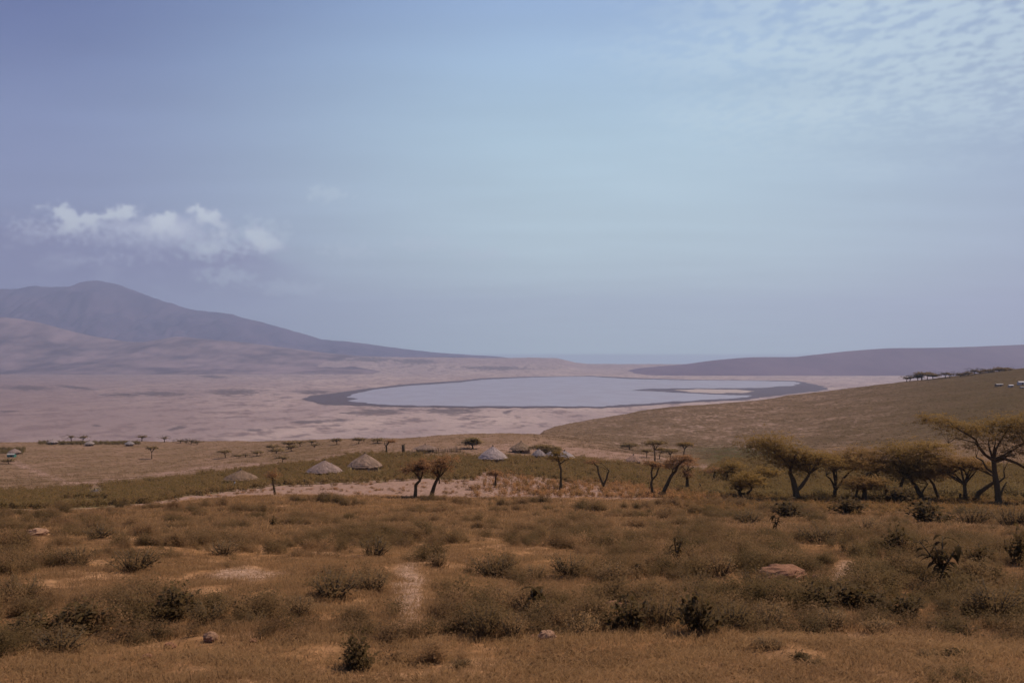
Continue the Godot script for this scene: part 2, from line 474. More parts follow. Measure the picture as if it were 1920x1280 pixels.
func land_color(x: float, d: float) -> Color:
	var z := zone(x, d)
	var u: float = z[0]
	var v: float = z[1]
	var fine := n3.get_noise_2d(x * 0.9, d * 0.9)
	var c: Vector3
	if d < 1200.0 or v > 830.0:
		var med := n2.get_noise_2d(x * 0.22, d * 0.22)
		var wide := n1.get_noise_2d(x * 0.03, d * 0.03)
		var field := Vector3(0.27, 0.138, 0.062).lerp(Vector3(0.40, 0.225, 0.12), clampf(med * 1.1 + fine * 0.5 + 0.15, 0, 1))
		var shelf := Vector3(0.195, 0.122, 0.072).lerp(Vector3(0.26, 0.158, 0.104), clampf(wide + 0.4 + fine * 0.3, 0, 1))
		var hill := Vector3(0.135, 0.088, 0.052).lerp(Vector3(0.20, 0.128, 0.085), clampf(wide * 0.9 + 0.45 + fine * 0.35, 0, 1))
		# narrow stock tracks that follow the slope
		hill = hill.lerp(Vector3(0.36, 0.235, 0.178), clampf(track(x, d), 0, 1) * smoothstep(2000.0, 1350.0, u) * 0.9)
		if u > 1180.0 and d > 260.0:
			var gully := minf(seg_dist(Vector2(u, v), scars[0]), minf(seg_dist(Vector2(u, v), scars[1]), seg_dist(Vector2(u, v), scars[2])))
			hill = hill.lerp(Vector3(0.33, 0.215, 0.165), smoothstep(4.2, 1.0, gully + 9.0 * absf(med) + 2.0 * absf(fine)) * 0.6)
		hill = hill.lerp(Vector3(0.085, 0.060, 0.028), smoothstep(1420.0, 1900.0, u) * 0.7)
		# the broad pale flank low on the hill, and the green wedge under it
		var bare := Vector3(0.32, 0.198, 0.148)
		var right := smoothstep(960.0, 1150.0, u + wide * 60.0) * smoothstep(250.0, 340.0, d)
		c = shelf.lerp(hill, right)
		var knoll := smoothstep(620.0, 760.0, u) * smoothstep(1280.0, 1120.0, u) * smoothstep(200.0, 230.0, d)
		c = c.lerp(Vector3(0.27, 0.165, 0.11).lerp(bare, clampf(med * 1.5 + 0.15, 0, 1)), knoll * smoothstep(340.0, 250.0, d) * 0.75)
		if u > 1240.0 and u < 1560.0 and d > 180.0 and d < 420.0:
			var wedge := smoothstep(1260.0, 1360.0, u + wide * 50) * smoothstep(1560.0, 1440.0, u) * smoothstep(832.0, 842.0, v + med * 10.0)
			c = c.lerp(Vector3(0.07, 0.062, 0.026), wedge * 0.85)
		if d > 150.0 and d < 330.0 and u > 880.0 and u < 1380.0:
			var line := row_at([[880.0, 838.0], [960.0, 840.0], [1080.0, 846.0], [1200.0, 860.0], [1350.0, 878.0]], u)
			c = c.lerp(bare, smoothstep(9.0, 2.0, absf(v - line + med * 6.0)) * 0.9)
		var near_edge := row_at(CROP_NEAR, u) + med * 9.0
		var far_edge := row_at(CROP_FAR, u) + med * 3.0
		var field_edge := row_at(FIELD, u) + med * 9.0 + fine * 3.0 + (wide * 12.0 + med * 8.0) * smoothstep(1150.0, 1400.0, u)
		if v > far_edge - 2.0 and d < 300.0:
			c = c.lerp(Vector3(0.19, 0.130, 0.060), smoothstep(far_edge - 2.0, far_edge + 2.0, v))
		if v > near_edge - 2.0 and d < 250.0:
			var strip := bare.lerp(Vector3(0.24, 0.14, 0.085), clampf(smoothstep(1050.0, 1300.0, u) + med * 0.7, 0, 1))
			c = c.lerp(strip, smoothstep(near_edge - 2.0, near_edge + 2.0, v))
		var sand := smoothstep(1.0, 0.4, Vector2((u - 770.0 - (v - 1100.0) * 0.05 + med * 30.0) / 40.0, (v - 1110.0) / 85.0).length()) + smoothstep(1.0, 0.4, Vector2((u - 470.0 + med * 60.0) / 85.0, (v - 1078.0) / 24.0).length()) + smoothstep(1.0, 0.4, Vector2((u - 1590.0) / 44.0, (v - 1085.0) / 30.0).length())
		field = field.lerp(Vector3(0.38, 0.24, 0.165), clampf(sand, 0.0, 1.0) * 0.8)
		if v > field_edge - 3.0 and d < 200.0:
			c = c.lerp(field, smoothstep(field_edge - 3.0, field_edge + 3.0, v))
		if d > 100.0 and d < 420.0 and u < 800.0:
			for p in paths:
				var near := seg_dist(Vector2(u, v), p[0])
				c = c.lerp(bare, smoothstep(p[1] * 1.3, p[1] * 0.5, near + fine * 1.0) * 0.8)
		c *= 1.0 + 0.16 * fine
	else:
		# the valley: pale dry grass with darker, damper streaks
		var a := n1.get_noise_2d(x * 0.0022, d * 0.0010)
		var b := n1.get_noise_2d(x * 0.009 + 30, d * 0.0045)
		var e := n2.get_noise_2d(x * 0.026, d * 0.013)
		var thread := absf(n2.get_noise_2d(x * 0.0045 + d * 0.002 + 70, d * 0.0036))
		var thread2 := absf(n2.get_noise_2d(x * 0.010 - 15, d * 0.0065 + x * 0.002))
		c = Vector3(0.345, 0.255, 0.236)
		c = c.lerp(Vector3(0.45, 0.335, 0.292), clampf(a * 1.2 + 0.2 + smoothstep(300.0, 900.0, u) * 0.35, 0, 1))
		c = c.lerp(Vector3(0.27, 0.185, 0.165), smoothstep(0.0, 0.5, b + 0.5 * e - 0.10 * smoothstep(300.0, 900.0, u)) * 0.9)
		c = c.lerp(Vector3(0.17, 0.130, 0.130), smoothstep(0.22, 0.5, b * 0.7 + e * 0.7 - 0.05) * 0.75)
		c = c.lerp(Vector3(0.17, 0.125, 0.125), smoothstep(0.10, 0.02, thread) * 0.5 * smoothstep(-0.2, 0.2, a + e))
		c = c.lerp(Vector3(0.19, 0.14, 0.135), smoothstep(0.13, 0.03, thread2) * 0.55 * smoothstep(-0.1, 0.25, b))
		c = c.lerp(Vector3(0.21, 0.142, 0.138), smoothstep(700.0, 0.0, u) * 0.62)
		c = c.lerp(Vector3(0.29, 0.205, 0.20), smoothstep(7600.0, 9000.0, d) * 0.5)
		for p in patches:
			if absf(u - p[0]) < p[2] * 2.0 and absf(v - p[1]) < p[3] * 2.5:
				var r := Vector2((u - p[0]) / p[2], (v - p[1] - (u - p[0]) * p[4]) / p[3]).length()
				c = c.lerp(Vector3(0.115, 0.088, 0.09), smoothstep(1.15, 0.6, r + 0.75 * e + 0.5 * n2.get_noise_2d(x * 0.012, d * 0.012)) * 0.8)
		c *= 1.0 + 0.10 * e + 0.10 * n3.get_noise_2d(x * 0.05, d * 0.05)
	return Color(maxf(c.x, 0.01), maxf(c.y, 0.01), maxf(c.z, 0.01))

func land() -> void:
	paths = [[[Vector2(21, 865), Vector2(60, 880), Vector2(129, 906)], 4.5], [[Vector2(129, 906), Vector2(100, 914), Vector2(0, 921), Vector2(-300, 931)], 3.0], [[Vector2(129, 906), Vector2(200, 899), Vector2(300, 886), Vector2(420, 874), Vector2(560, 866), Vector2(680, 848)], 3.5]]
	patches = [[365.0, 692.0, 38.0, 4.0, 0.16], [398.0, 706.0, 26.0, 3.0, 0.05], [440.0, 735.0, 52.0, 6.0, 0.0], [48.0, 727.0, 48.0, 5.0, 0.03], [515.0, 671.0, 34.0, 6.0, -0.05], [590.0, 735.0, 40.0, 4.0, 0.0], [300.0, 738.0, 60.0, 4.0, 0.0], [140.0, 726.0, 40.0, 2.5, 0.1], [230.0, 740.0, 40.0, 3.0, 0.0], [15.0, 771.0, 20.0, 2.0, 0.0], [700.0, 772.0, 55.0, 6.0, -0.05], [840.0, 770.0, 60.0, 6.0, 0.0], [952.0, 772.0, 10.0, 3.0, -0.3], [780.0, 678.0, 40.0, 5.0, 0.0], [690.0, 674.0, 50.0, 5.0, 0.0], [480.0, 806.0, 18.0, 2.5, 0.0], [178.0, 798.0, 10.0, 2.0, 0.0], [330.0, 803.0, 18.0, 3.0, -0.2], [610.0, 698.0, 50.0, 4.0, 0.0], [930.0, 690.0, 70.0, 4.0, 0.0], [600.0, 790.0, 60.0, 3.0, -0.05], [430.0, 676.0, 28.0, 2.5, 0.15]]
	var angles := PackedFloat32Array()
	var q := -80.0
	while q <= 80.0:
		angles.append(deg_to_rad(q))
		q += 0.085 if absf(q) < 31.0 else (0.5 if absf(q) < 40.0 else 2.0)
	var rings := PackedFloat32Array()
	var r := 3.0
	while r < 18500.0:
		rings.append(r)
		r *= 1.016 if r < 240.0 else (1.0085 if r < 900.0 else 1.0105)
	var w := angles.size()
	var h := rings.size()
	var pos := PackedVector3Array(); pos.resize(w * h)
	var col := PackedColorArray(); col.resize(w * h)
	for j in h:
		for i in w:
			# lines of sight fan out; the rings are straight rows across them
			var d := rings[j]
			var x := tan(angles[i]) * d
			pos[j * w + i] = Vector3(x, ground(x, d), -d)
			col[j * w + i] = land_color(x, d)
	var nrm := PackedVector3Array(); nrm.resize(w * h)
	var idx := PackedInt32Array(); idx.resize((w - 1) * (h - 1) * 6)
	var k := 0
	for j in h:
		for i in w:
			var a := pos[j * w + mini(i + 1, w - 1)] - pos[j * w + maxi(i - 1, 0)]
			var b := pos[mini(j + 1, h - 1) * w + i] - pos[maxi(j - 1, 0) * w + i]
			nrm[j * w + i] = a.cross(b).normalized()
			if i < w - 1 and j < h - 1:
				var o := j * w + i
				idx[k] = o; idx[k + 1] = o + w; idx[k + 2] = o + 1
				idx[k + 3] = o + 1; idx[k + 4] = o + w; idx[k + 5] = o + w + 1
				k += 6
	struct("ground", array_mesh(pos, nrm, col, idx), M.land, "dry slope, settlement shelf, brown hill and pale valley floor running to the far rim", "ground")
	# the verge and road behind the camera
	var st := tool()
	quad(st, Vector3(-400, -1.95, 60), Vector3(-400, -2.0, -3.0), Vector3(400, -2.0, -3.0), Vector3(400, -1.95, 60))
	st.generate_normals()
	var m := mat(lin(0.24, 0.15, 0.10), 1.0)
	struct("road", st.commit(), m, "dusty road running past at the top of the slope, behind the viewpoint", "road")

func array_mesh(pos: PackedVector3Array, nrm: PackedVector3Array, col: PackedColorArray, idx: PackedInt32Array) -> ArrayMesh:
	var a := []
	a.resize(Mesh.ARRAY_MAX)
	a[Mesh.ARRAY_VERTEX] = pos
	a[Mesh.ARRAY_NORMAL] = nrm
	a[Mesh.ARRAY_COLOR] = col
	a[Mesh.ARRAY_INDEX] = idx
	var m := ArrayMesh.new()
	m.add_surface_from_arrays(Mesh.PRIMITIVE_TRIANGLES, a)
	return m

# A range of hills: its skyline given as [column, row] at one distance; it rises from foot to crest and falls behind.
func hill_range(called: String, skyline: Array, d_foot: float, d_crest: float, d_back: float, rough: float, lo: Color, hi: Color, label: String, category: String, foot_drop := 160.0) -> void:
	var w := 420
	var h := 90
	var u0: float = skyline[0][0]
	var u1: float = skyline[-1][0]
	var pos := PackedVector3Array()
	var col := PackedColorArray()
	var xs := []
	var ys := []
	for p in skyline:
		xs.append(p[0]); ys.append((CV - p[1]) / F * d_crest)
	for j in h:
		var t := float(j) / (h - 1)
		var d := lerpf(d_foot, d_back, t)
		for i in w:
			var u := lerpf(u0, u1, float(i) / (w - 1))
			var x := (u - CU) / F * d_crest            # columns run straight away, side by side
			var top := curve(xs, ys, u)
			var shape := 0.0
			if d < d_crest:
				var s := (d - d_foot) / (d_crest - d_foot)
				shape = pow(s, 1.5) * (1.0 + 0.35 * s * (1 - s))
			else:
				shape = 1.0 - pow((d - d_crest) / (d_back - d_crest), 1.4)
			var ravine := absf(n1.get_noise_2d(x * 0.0006 + 4.0, d * 0.00022))
			var y := -foot_drop + (top + foot_drop) * shape
			var gully := (n1.get_noise_2d(x * 0.0011, d * 0.0006) * 0.6 + (ravine - 0.22) * 1.1 + n2.get_noise_2d(x * 0.004, d * 0.002) * 0.22) * rough
			var size := clampf((top + foot_drop) / 700.0, 0.0, 1.0)
			y += gully * size * sin(PI * clampf(shape, 0, 1)) * smoothstep(0.0, 0.15, shape)
			y += n2.get_noise_2d(x * 0.005, 3.0) * rough * 0.05 * shape * size
			pos.append(Vector3(x, y, -d))
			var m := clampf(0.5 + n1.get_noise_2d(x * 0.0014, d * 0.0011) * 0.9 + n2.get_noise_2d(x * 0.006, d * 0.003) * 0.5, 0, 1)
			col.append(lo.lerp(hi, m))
	var nrm := PackedVector3Array(); nrm.resize(w * h)
	var idx := PackedInt32Array()
	for j in h:
		for i in w:
			var a := pos[j * w + mini(i + 1, w - 1)] - pos[j * w + maxi(i - 1, 0)]
			var b := pos[mini(j + 1, h - 1) * w + i] - pos[maxi(j - 1, 0) * w + i]
			nrm[j * w + i] = a.cross(b).normalized()
			if i < w - 1 and j < h - 1:
				var o := j * w + i
				idx.append_array([o, o + w, o + 1, o + 1, o + w, o + w + 1])
	var mm := mat(Color.WHITE, 1.0, true)
	mm.metallic_specular = 0.0
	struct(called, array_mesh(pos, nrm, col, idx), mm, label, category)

func mountain() -> void:
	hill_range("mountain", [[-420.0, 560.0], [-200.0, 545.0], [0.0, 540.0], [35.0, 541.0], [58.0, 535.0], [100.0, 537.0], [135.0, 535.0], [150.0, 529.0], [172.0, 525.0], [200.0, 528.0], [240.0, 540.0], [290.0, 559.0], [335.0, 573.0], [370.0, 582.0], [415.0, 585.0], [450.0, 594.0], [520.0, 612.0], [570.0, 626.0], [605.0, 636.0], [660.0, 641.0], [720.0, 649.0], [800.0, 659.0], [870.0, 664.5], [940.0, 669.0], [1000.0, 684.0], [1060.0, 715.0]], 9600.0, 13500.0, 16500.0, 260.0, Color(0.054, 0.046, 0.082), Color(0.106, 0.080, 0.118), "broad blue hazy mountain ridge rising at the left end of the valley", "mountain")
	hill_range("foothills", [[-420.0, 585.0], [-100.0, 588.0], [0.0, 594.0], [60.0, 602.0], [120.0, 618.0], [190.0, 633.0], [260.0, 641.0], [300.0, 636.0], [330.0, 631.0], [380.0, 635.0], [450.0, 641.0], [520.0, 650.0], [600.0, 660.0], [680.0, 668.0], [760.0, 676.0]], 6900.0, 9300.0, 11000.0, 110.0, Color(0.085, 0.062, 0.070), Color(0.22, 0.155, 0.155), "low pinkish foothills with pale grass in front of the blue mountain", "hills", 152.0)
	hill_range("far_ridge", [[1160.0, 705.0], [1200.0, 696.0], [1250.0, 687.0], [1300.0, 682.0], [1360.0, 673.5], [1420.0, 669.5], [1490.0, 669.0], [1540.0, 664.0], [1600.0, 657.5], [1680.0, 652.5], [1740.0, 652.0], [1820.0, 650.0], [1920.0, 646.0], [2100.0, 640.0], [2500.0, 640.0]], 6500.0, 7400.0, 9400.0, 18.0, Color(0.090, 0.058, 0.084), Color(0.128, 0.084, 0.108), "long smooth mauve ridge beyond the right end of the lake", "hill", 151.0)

# ------------------------------------------------------------------ the lake
func shore(pts: Array, y: float) -> Mesh:
	var flat := PackedVector2Array()
	for i in pts.size():
		var a: Array = pts[i]
		var b: Array = pts[(i + 1) % pts.size()]
		for k in 14:      # a ragged edge between the given points
			var t := k / 14.0
			var u := lerpf(a[0], b[0], t)
			var v := lerpf(a[1], b[1], t)
			var d := F * -y / (v - CV)
			var p := Vector2((u - CU) / F * d, d)
			var amp := 16.0
			p += Vector2(n2.get_noise_2d(p.x * 0.012, p.y * 0.004), n1.get_noise_2d(p.x * 0.011 + y * 300.0, p.y * 0.003)) * amp * Vector2(1, 3.2)
			flat.append(p)
	var idx := Geometry2D.triangulate_polygon(flat)
	var st := tool()
	st.set_normal(Vector3.UP)
	for i in range(0, idx.size(), 3):
		var a := flat[idx[i]]
		var b := flat[idx[i + 1]]
		var c := flat[idx[i + 2]]
		if (b - a).cross(c - a) > 0.0:
			var s := b; b = c; c = s
		for p in [a, b, c]:
			st.set_normal(Vector3.UP)
			st.add_vertex(Vector3(p.x, y, -p.y))
	return st.commit()

func lake() -> void:
	struct("mudflat", shore([[562.0, 748.0], [585.0, 741.5], [640.0, 735.0], [690.0, 728.0], [760.0, 720.0], [860.0, 713.6], [910.0, 708.3], [1000.0, 705.6], [1110.0, 704.6], [1200.0, 708.5], [1300.0, 711.8], [1400.0, 712.4], [1496.0, 713.6], [1512.0, 717.0], [1540.0, 723.5], [1556.0, 728.5], [1535.0, 732.5], [1495.0, 737.0], [1420.0, 746.5], [1390.0, 750.0], [1300.0, 754.0], [1200.0, 760.5], [1130.0, 764.5], [900.0, 764.5], [740.0, 762.5], [660.0, 760.0], [600.0, 757.0]], LAKE + 0.35), M.mud, "dark mud flat rimming the lake and spreading at its left tip", "mudflat")
	struct("lake", shore([[650.0, 744.0], [672.0, 736.0], [700.0, 730.0], [760.0, 723.5], [860.0, 717.0], [905.0, 711.5], [1000.0, 707.3], [1060.0, 706.0], [1110.0, 706.0], [1180.0, 710.2], [1280.0, 712.6], [1400.0, 713.4], [1490.0, 715.3], [1500.0, 718.0], [1485.0, 723.0], [1420.0, 727.0], [1330.0, 727.6], [1260.0, 727.8], [1200.0, 729.6], [1184.0, 731.5], [1225.0, 733.5], [1290.0, 737.0], [1360.0, 740.0], [1408.0, 741.3], [1404.0, 745.0], [1300.0, 750.5], [1200.0, 757.5], [1130.0, 761.4], [1000.0, 761.4], [860.0, 761.2], [740.0, 759.4], [690.0, 756.5], [650.0, 751.0], [668.0, 748.5]], LAKE + 0.7), M.water, "shallow grey lake lying across the middle of the valley", "lake")
	struct("dry_pan", shore([[1268.0, 731.6], [1310.0, 729.4], [1380.0, 730.0], [1418.0, 733.2], [1400.0, 736.4], [1340.0, 737.2], [1290.0, 734.6]], LAKE + 1.0), M.pan, "pale dry pan on the dark spit that reaches into the lake", "sandbank")

# ------------------------------------------------------------------ huts
func thatch_mesh(r: float, h: float, seed_: int, tone: Vector3) -> Mesh:
	rng.seed = seed_
	var st := tool()
	var sides := 40
	var rows := 7
	var grid := []
	for j in rows + 1:
		var t := float(j) / rows
		var ring := []
		for i in sides:
			var a := TAU * i / sides
			var rr := r * (1.0 - t) * (1.0 + 0.16 * sin(PI * t)) * (1.0 + jit(0.025)) + 0.05
			var drop_ := jit(0.07) if j == 0 else jit(0.03)
			ring.append(Vector3(cos(a) * rr, h * t + drop_, sin(a) * rr))
		grid.append(ring)
	for j in rows:
		for i in sides:
			var k := (i + 1) % sides
			var f := tone * (1.0 + jit(0.20))
			st.set_color(Color(f.x, f.y, f.z))
			# each course of straw overhangs the one below it
			var out := Vector3(grid[j][i].x, 0, grid[j][i].z).normalized() * 0.06
			quad(st, grid[j][i] + out, grid[j][k] + out, grid[j + 1][k], grid[j + 1][i])
	for i in 420:      # loose straws lying down the slope and hanging at the eaves
		var a := rng.randf() * TAU
		var t := rng.randf() * 0.9
		if i % 3 == 0: t = 0.0
		var rr := r * (1.0 - t) * (1.0 + 0.16 * sin(PI * t)) + 0.06
		var p := Vector3(cos(a) * rr, h * t + 0.06, sin(a) * rr)
		var down := Vector3(cos(a) * 0.8, -0.75 * h / r, sin(a) * 0.8).normalized() * rng.randf_range(0.25, 0.5)
		var side := Vector3(-sin(a), 0, cos(a)) * rng.randf_range(0.03, 0.06)
		var f := tone * rng.randf_range(0.55, 1.3)
		st.set_color(Color(f.x, f.y, f.z))
		tri(st, p - side, p + side, p + down + side * jit(2.0))
	return st.commit()

func hut(u: float, v_eave: float, wide: float, tall: float, v_base: float, tone: Vector3, label: String, seed_: int, d_fixed := 0.0, door := true) -> Node3D:
	# u: middle; v_eave / v_base: rows of eaves and of the foot of the wall; wide and tall: the roof's size in the photograph's pixels
	var p := hit(u, v_base, 100.0)
	if d_fixed > 0.0: p = at_px(u, d_fixed)
	var k := -p.z / F
	tone *= 0.72
	var t := thing("thatched_hut", label, "hut", p, "thatched huts of the settlement")
	var r := wide * k * 0.5
	var eave := maxf((v_base - v_eave) * k, 0.9)
	var rf := part("roof", thatch_mesh(r, tall * k, seed_, tone), M.thatch, t)
	rf.position.y = eave
	var top := tool()
	tube(top, [Vector3(0, -0.1, 0), Vector3(0.02, 0.28, 0.01)], [0.16, 0.09], 7)
	top.generate_normals()
	var knot := part("finial", top.commit(), M.stick, rf)
	knot.position.y = tall * k
	var wl := tool()
	var rw := r * 0.78
	var sides := 26
	var gap := 2 if door else -1
	var turn := -0.9 + fmod(seed_ * 0.37, 1.2)
	for i in sides:
		var a := TAU * i / sides + turn
		var b := TAU * (i + 1) / sides + turn
		var inner := rw - 0.18
		var y0 := -0.4
		var y1 := eave + 0.2
		if i == gap: y0 = eave * 0.78
		quad(wl, Vector3(sin(a) * rw, y0, cos(a) * rw), Vector3(sin(a) * rw, y1, cos(a) * rw), Vector3(sin(b) * rw, y1, cos(b) * rw), Vector3(sin(b) * rw, y0, cos(b) * rw))
		quad(wl, Vector3(sin(b) * inner, y0, cos(b) * inner), Vector3(sin(b) * inner, y1, cos(b) * inner), Vector3(sin(a) * inner, y1, cos(a) * inner), Vector3(sin(a) * inner, y0, cos(a) * inner))
	wl.generate_normals()
	var wall := part("wall", wl.commit(), M.mudwall, t)
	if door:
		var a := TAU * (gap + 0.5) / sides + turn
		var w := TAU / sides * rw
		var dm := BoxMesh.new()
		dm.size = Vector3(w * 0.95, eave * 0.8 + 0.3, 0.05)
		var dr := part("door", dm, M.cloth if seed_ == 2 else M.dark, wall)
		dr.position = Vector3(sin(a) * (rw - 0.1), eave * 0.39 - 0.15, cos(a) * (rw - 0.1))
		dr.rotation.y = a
	return t

func huts() -> void:
	var pale := Vector3(0.37, 0.295, 0.28)
	var brown := Vector3(0.23, 0.155, 0.105)
	var tan_ := Vector3(0.30, 0.205, 0.155)
	hut(608, 885, 64, 20, 893, Vector3(0.30, 0.215, 0.185), "wide low hut with streaky grey thatch and white sheeting on its far side", 1)
	hut(684, 873, 62, 23, 888, Vector3(0.27, 0.185, 0.14), "tall brown thatched hut with mud wall and pale cloth over its doorway", 2)
	hut(924, 860, 53, 21, 866, pale, "palest thatched hut with a domed roof, standing in the green plot below the knoll", 3)
	hut(977, 843, 43, 14, 849, Vector3(0.25, 0.17, 0.115), "brown thatched hut with dark wall up on the flank of the knoll", 4)
	hut(1010, 854, 24, 11, 860, Vector3(0.33, 0.27, 0.26), "small grey thatched hut next to the dark flat-topped tree", 5)
	hut(1031, 857, 16, 7, 861, Vector3(0.30, 0.245, 0.24), "smallest thatched hut squeezed in behind the dark flat-topped tree", 6, 0.0, false)
	hut(1059, 859, 36, 12, 865, Vector3(0.36, 0.30, 0.295), "flat grey thatched hut behind the thin twisted tree in the plot", 7)
	hut(1188, 866, 32, 11, 872, Vector3(0.36, 0.23, 0.17), "lone sandy thatched hut with dark wall near the right end of the huts", 8)
	hut(797, 843, 44, 8, 848, Vector3(0.24, 0.165, 0.13), "broad faded brown hut half hidden behind the stick fence", 9)
	hut(451, 897, 60, 16, 908, Vector3(0.24, 0.16, 0.11), "leftmost big brown hut, low in the green belt above the pale track", 10)
	hut(98, 829, 19, 5, 833, Vector3(0.34, 0.28, 0.27), "tiny pale hut at the left end of the distant hedge", 11)
	hut(167, 832, 18, 6, 836, Vector3(0.33, 0.27, 0.25), "tiny grey hut at the middle of the distant hedge", 12)
	hut(242, 832, 17, 6, 836, Vector3(0.30, 0.26, 0.26), "tiny bluish hut at the right end of the distant hedge", 13)
	hut(26, 848, 22, 7, 852, Vector3(0.30, 0.22, 0.19), "tiny hut in front of the dark hedge by the green shed", 14)
	# the green shed, a shelter under white plastic, pale sheds on the hill
	shed(21, 857, 13, 5, M.green_paint, M.tin, "small green painted shed at the far left of the shelf", "shed")
	shed(1874, 724, 12, 3.2, M.mudwall, M.tin, "widest pale shed on the brown hill, leftmost of the pale group", "shed")
	shed(1896, 726, 8, 3.2, M.tin, M.plastic, "small whitish shed on the brown hill, middle of the pale group", "shed")
	shed(1915, 722, 10, 4.5, M.plastic, M.plastic, "bright white shed highest on the brown hill near the picture edge", "shed")
	shed(1917, 728, 6, 2.6, M.tin, M.tin, "grey low shed just below the bright white shed on the hill", "shed")
	shelter()
	sheeting(622, 873, 12, 7, "white plastic sheeting bundled behind the streaky grey hut")
	sheeting(584, 872, 11, 5, "grey plastic sheeting heaped left of the streaky grey hut")
	fence()
	# a weathered upright stump by the fence
	var p := hit(756, 851, 100.0)
	var k := -p.z / F
	var st := tool()
	tube(st, [Vector3(0, -0.3, 0), Vector3(0.03, 6 * k, 0), Vector3(-0.02, 12 * k, 0.03), Vector3(0.04, 17 * k, 0)], [3.2 * k, 2.8 * k, 3.0 * k, 2.3 * k], 8)
	for i in 3: tube(st, [Vector3(0, (11 + i * 2) * k, 0), Vector3((i - 1) * 3.5 * k, (17 + i) * k, jit(0.2))], [1.2 * k, 0.5 * k], 5)
	st.generate_normals()
	var o := thing("tree_stump", "dark upright stump at the left end of the stick fence", "stump", p)
	part("trunk", st.commit(), M.bark, o)
	# a small pale water can on a post near the leftmost hut
	p = hit(440, 915, 100.0)
	o = thing("water_can", "small pale can standing below the leftmost big hut", "can", p)
	var cy := CylinderMesh.new()
	cy.top_radius = 0.17; cy.bottom_radius = 0.21; cy.height = 0.75; cy.radial_segments = 14
	part("body", cy, M.plastic, o).position.y = 0.37
	var nk := CylinderMesh.new()
	nk.top_radius = 0.07; nk.bottom_radius = 0.13; nk.height = 0.16; nk.radial_segments = 12
	part("neck", nk, M.plastic, o).position.y = 0.82

func shed(u: float, v: float, wide: float, tall: float, wall: Material, roof: Material, label: String, category: String) -> void:
	var p := hit(u, v, 100.0)
	var k := -p.z / F
	var w := wide * k
	var h := tall * k
	var t := thing("shed", label, category, p, "small sheds")
	var dep := w * 0.7
	var b := BoxMesh.new()
	b.size = Vector3(w, h + 0.6, dep)
	part("wall", b, wall, t).position.y = h * 0.5 - 0.3
	var st := tool()
	var ov := w * 0.06
	var x0 := -w / 2 - ov
	var x1 := w / 2 + ov
	var z0 := dep / 2 + ov
	var rise := h * 0.45
	for s in [1.0, -1.0]:
		quad(st, Vector3(x0, h + 0.01, z0 * s), Vector3(x1, h + 0.01, z0 * s), Vector3(x1, h + rise, 0), Vector3(x0, h + rise, 0))
		quad(st, Vector3(x0, h - 0.06, z0 * s), Vector3(x1, h - 0.06, z0 * s), Vector3(x1, h + rise - 0.07, 0), Vector3(x0, h + rise - 0.07, 0))
		quad(st, Vector3(x0, h - 0.06, z0 * s), Vector3(x1, h - 0.06, z0 * s), Vector3(x1, h + 0.01, z0 * s), Vector3(x0, h + 0.01, z0 * s))
	part("roof", st.commit(), roof, t)
	for s in [1.0, -1.0]:
		var g := tool()
		tri(g, Vector3(s * w * 0.499, h, dep / 2), Vector3(s * w * 0.499, h, -dep / 2), Vector3(s * w * 0.499, h + rise - 0.08, 0))
		part("gable", g.commit(), wall, t)
	var dm := BoxMesh.new()
	dm.size = Vector3(w * 0.2, h * 0.8, 0.08)
	part("door", dm, M.dark, t).position = Vector3(w * 0.1, h * 0.4, dep / 2 + 0.03)

func crumpled(w: float, h: float, seed_: int) -> Mesh:
	var st := tool()
	var n := 14
	var g := []
	var nz := FastNoiseLite.new()
	nz.seed = seed_; nz.frequency = 1.0
	for j in n + 1:
		for i in n + 1:
			var x := (float(i) / n - 0.5)
			var z := (float(j) / n - 0.5)
			var r := minf(1.0, Vector2(x, z).length() * 2.0)
			var y := h * (1.0 - pow(r, 1.7)) * (0.75 + 0.5 * nz.get_noise_2d(x * 5.0, z * 5.0)) + 0.12 * absf(nz.get_noise_2d(x * 11.0, z * 11.0))
			g.append(Vector3(x * w * (1.0 + 0.12 * nz.get_noise_2d(z * 7.0, 3.0)), y - 0.03, z * w * 0.8))
	for j in n:
		for i in n:
			var o := j * (n + 1) + i
			quad(st, g[o], g[o + 1], g[o + n + 2], g[o + n + 1])
	return st.commit()

func sheeting(u: float, v: float, w: float, h: float, label: String) -> void:
	var p := hit(u, v, 100.0)
	var k := -p.z / F
	var t := thing("plastic_sheeting", label, "sheeting", p)
	part("sheet", crumpled(w * k, h * k, int(u)), M.plastic if u > 600 else M.tin, t)
	var r := rock_mesh(0.14, 5, Vector3(0.2, 0.15, 0.13))
	for i in 3: part("weight_stone", r, M.stone, t).position = Vector3((i - 1) * w * k * 0.45, 0.08, w * k * 0.33)

func shelter() -> void:
	var p := hit(179, 929, 100.0)
	var k := -p.z / F
	var t := thing("brushwood_shelter", "round stick shelter with white plastic sheet over it, in the green plot at left", "shelter", p)
	var sh := part("sheet", crumpled(19 * k, 15 * k, 4), M.plastic, t)
	sh.position = Vector3(1.2 * k, 0, 2.0 * k)
	rng.seed = 91
	for i in 15:
		var a := TAU * i / 15.0
		var st := tool()
		var r := 13.0 * k
		var b := Vector3(cos(a) * r, -0.2, sin(a) * r * 0.8)
		tube(st, [b, b * 0.93 + Vector3(jit(0.1), 8 * k, jit(0.1)), b * 0.45 + Vector3(jit(0.15), (14.5 + jit(2.0)) * k, jit(0.1))], [0.07, 0.06, 0.035], 5)
		st.generate_normals()
		part("stick", st.commit(), M.stick if i % 3 else M.mudwall, t)

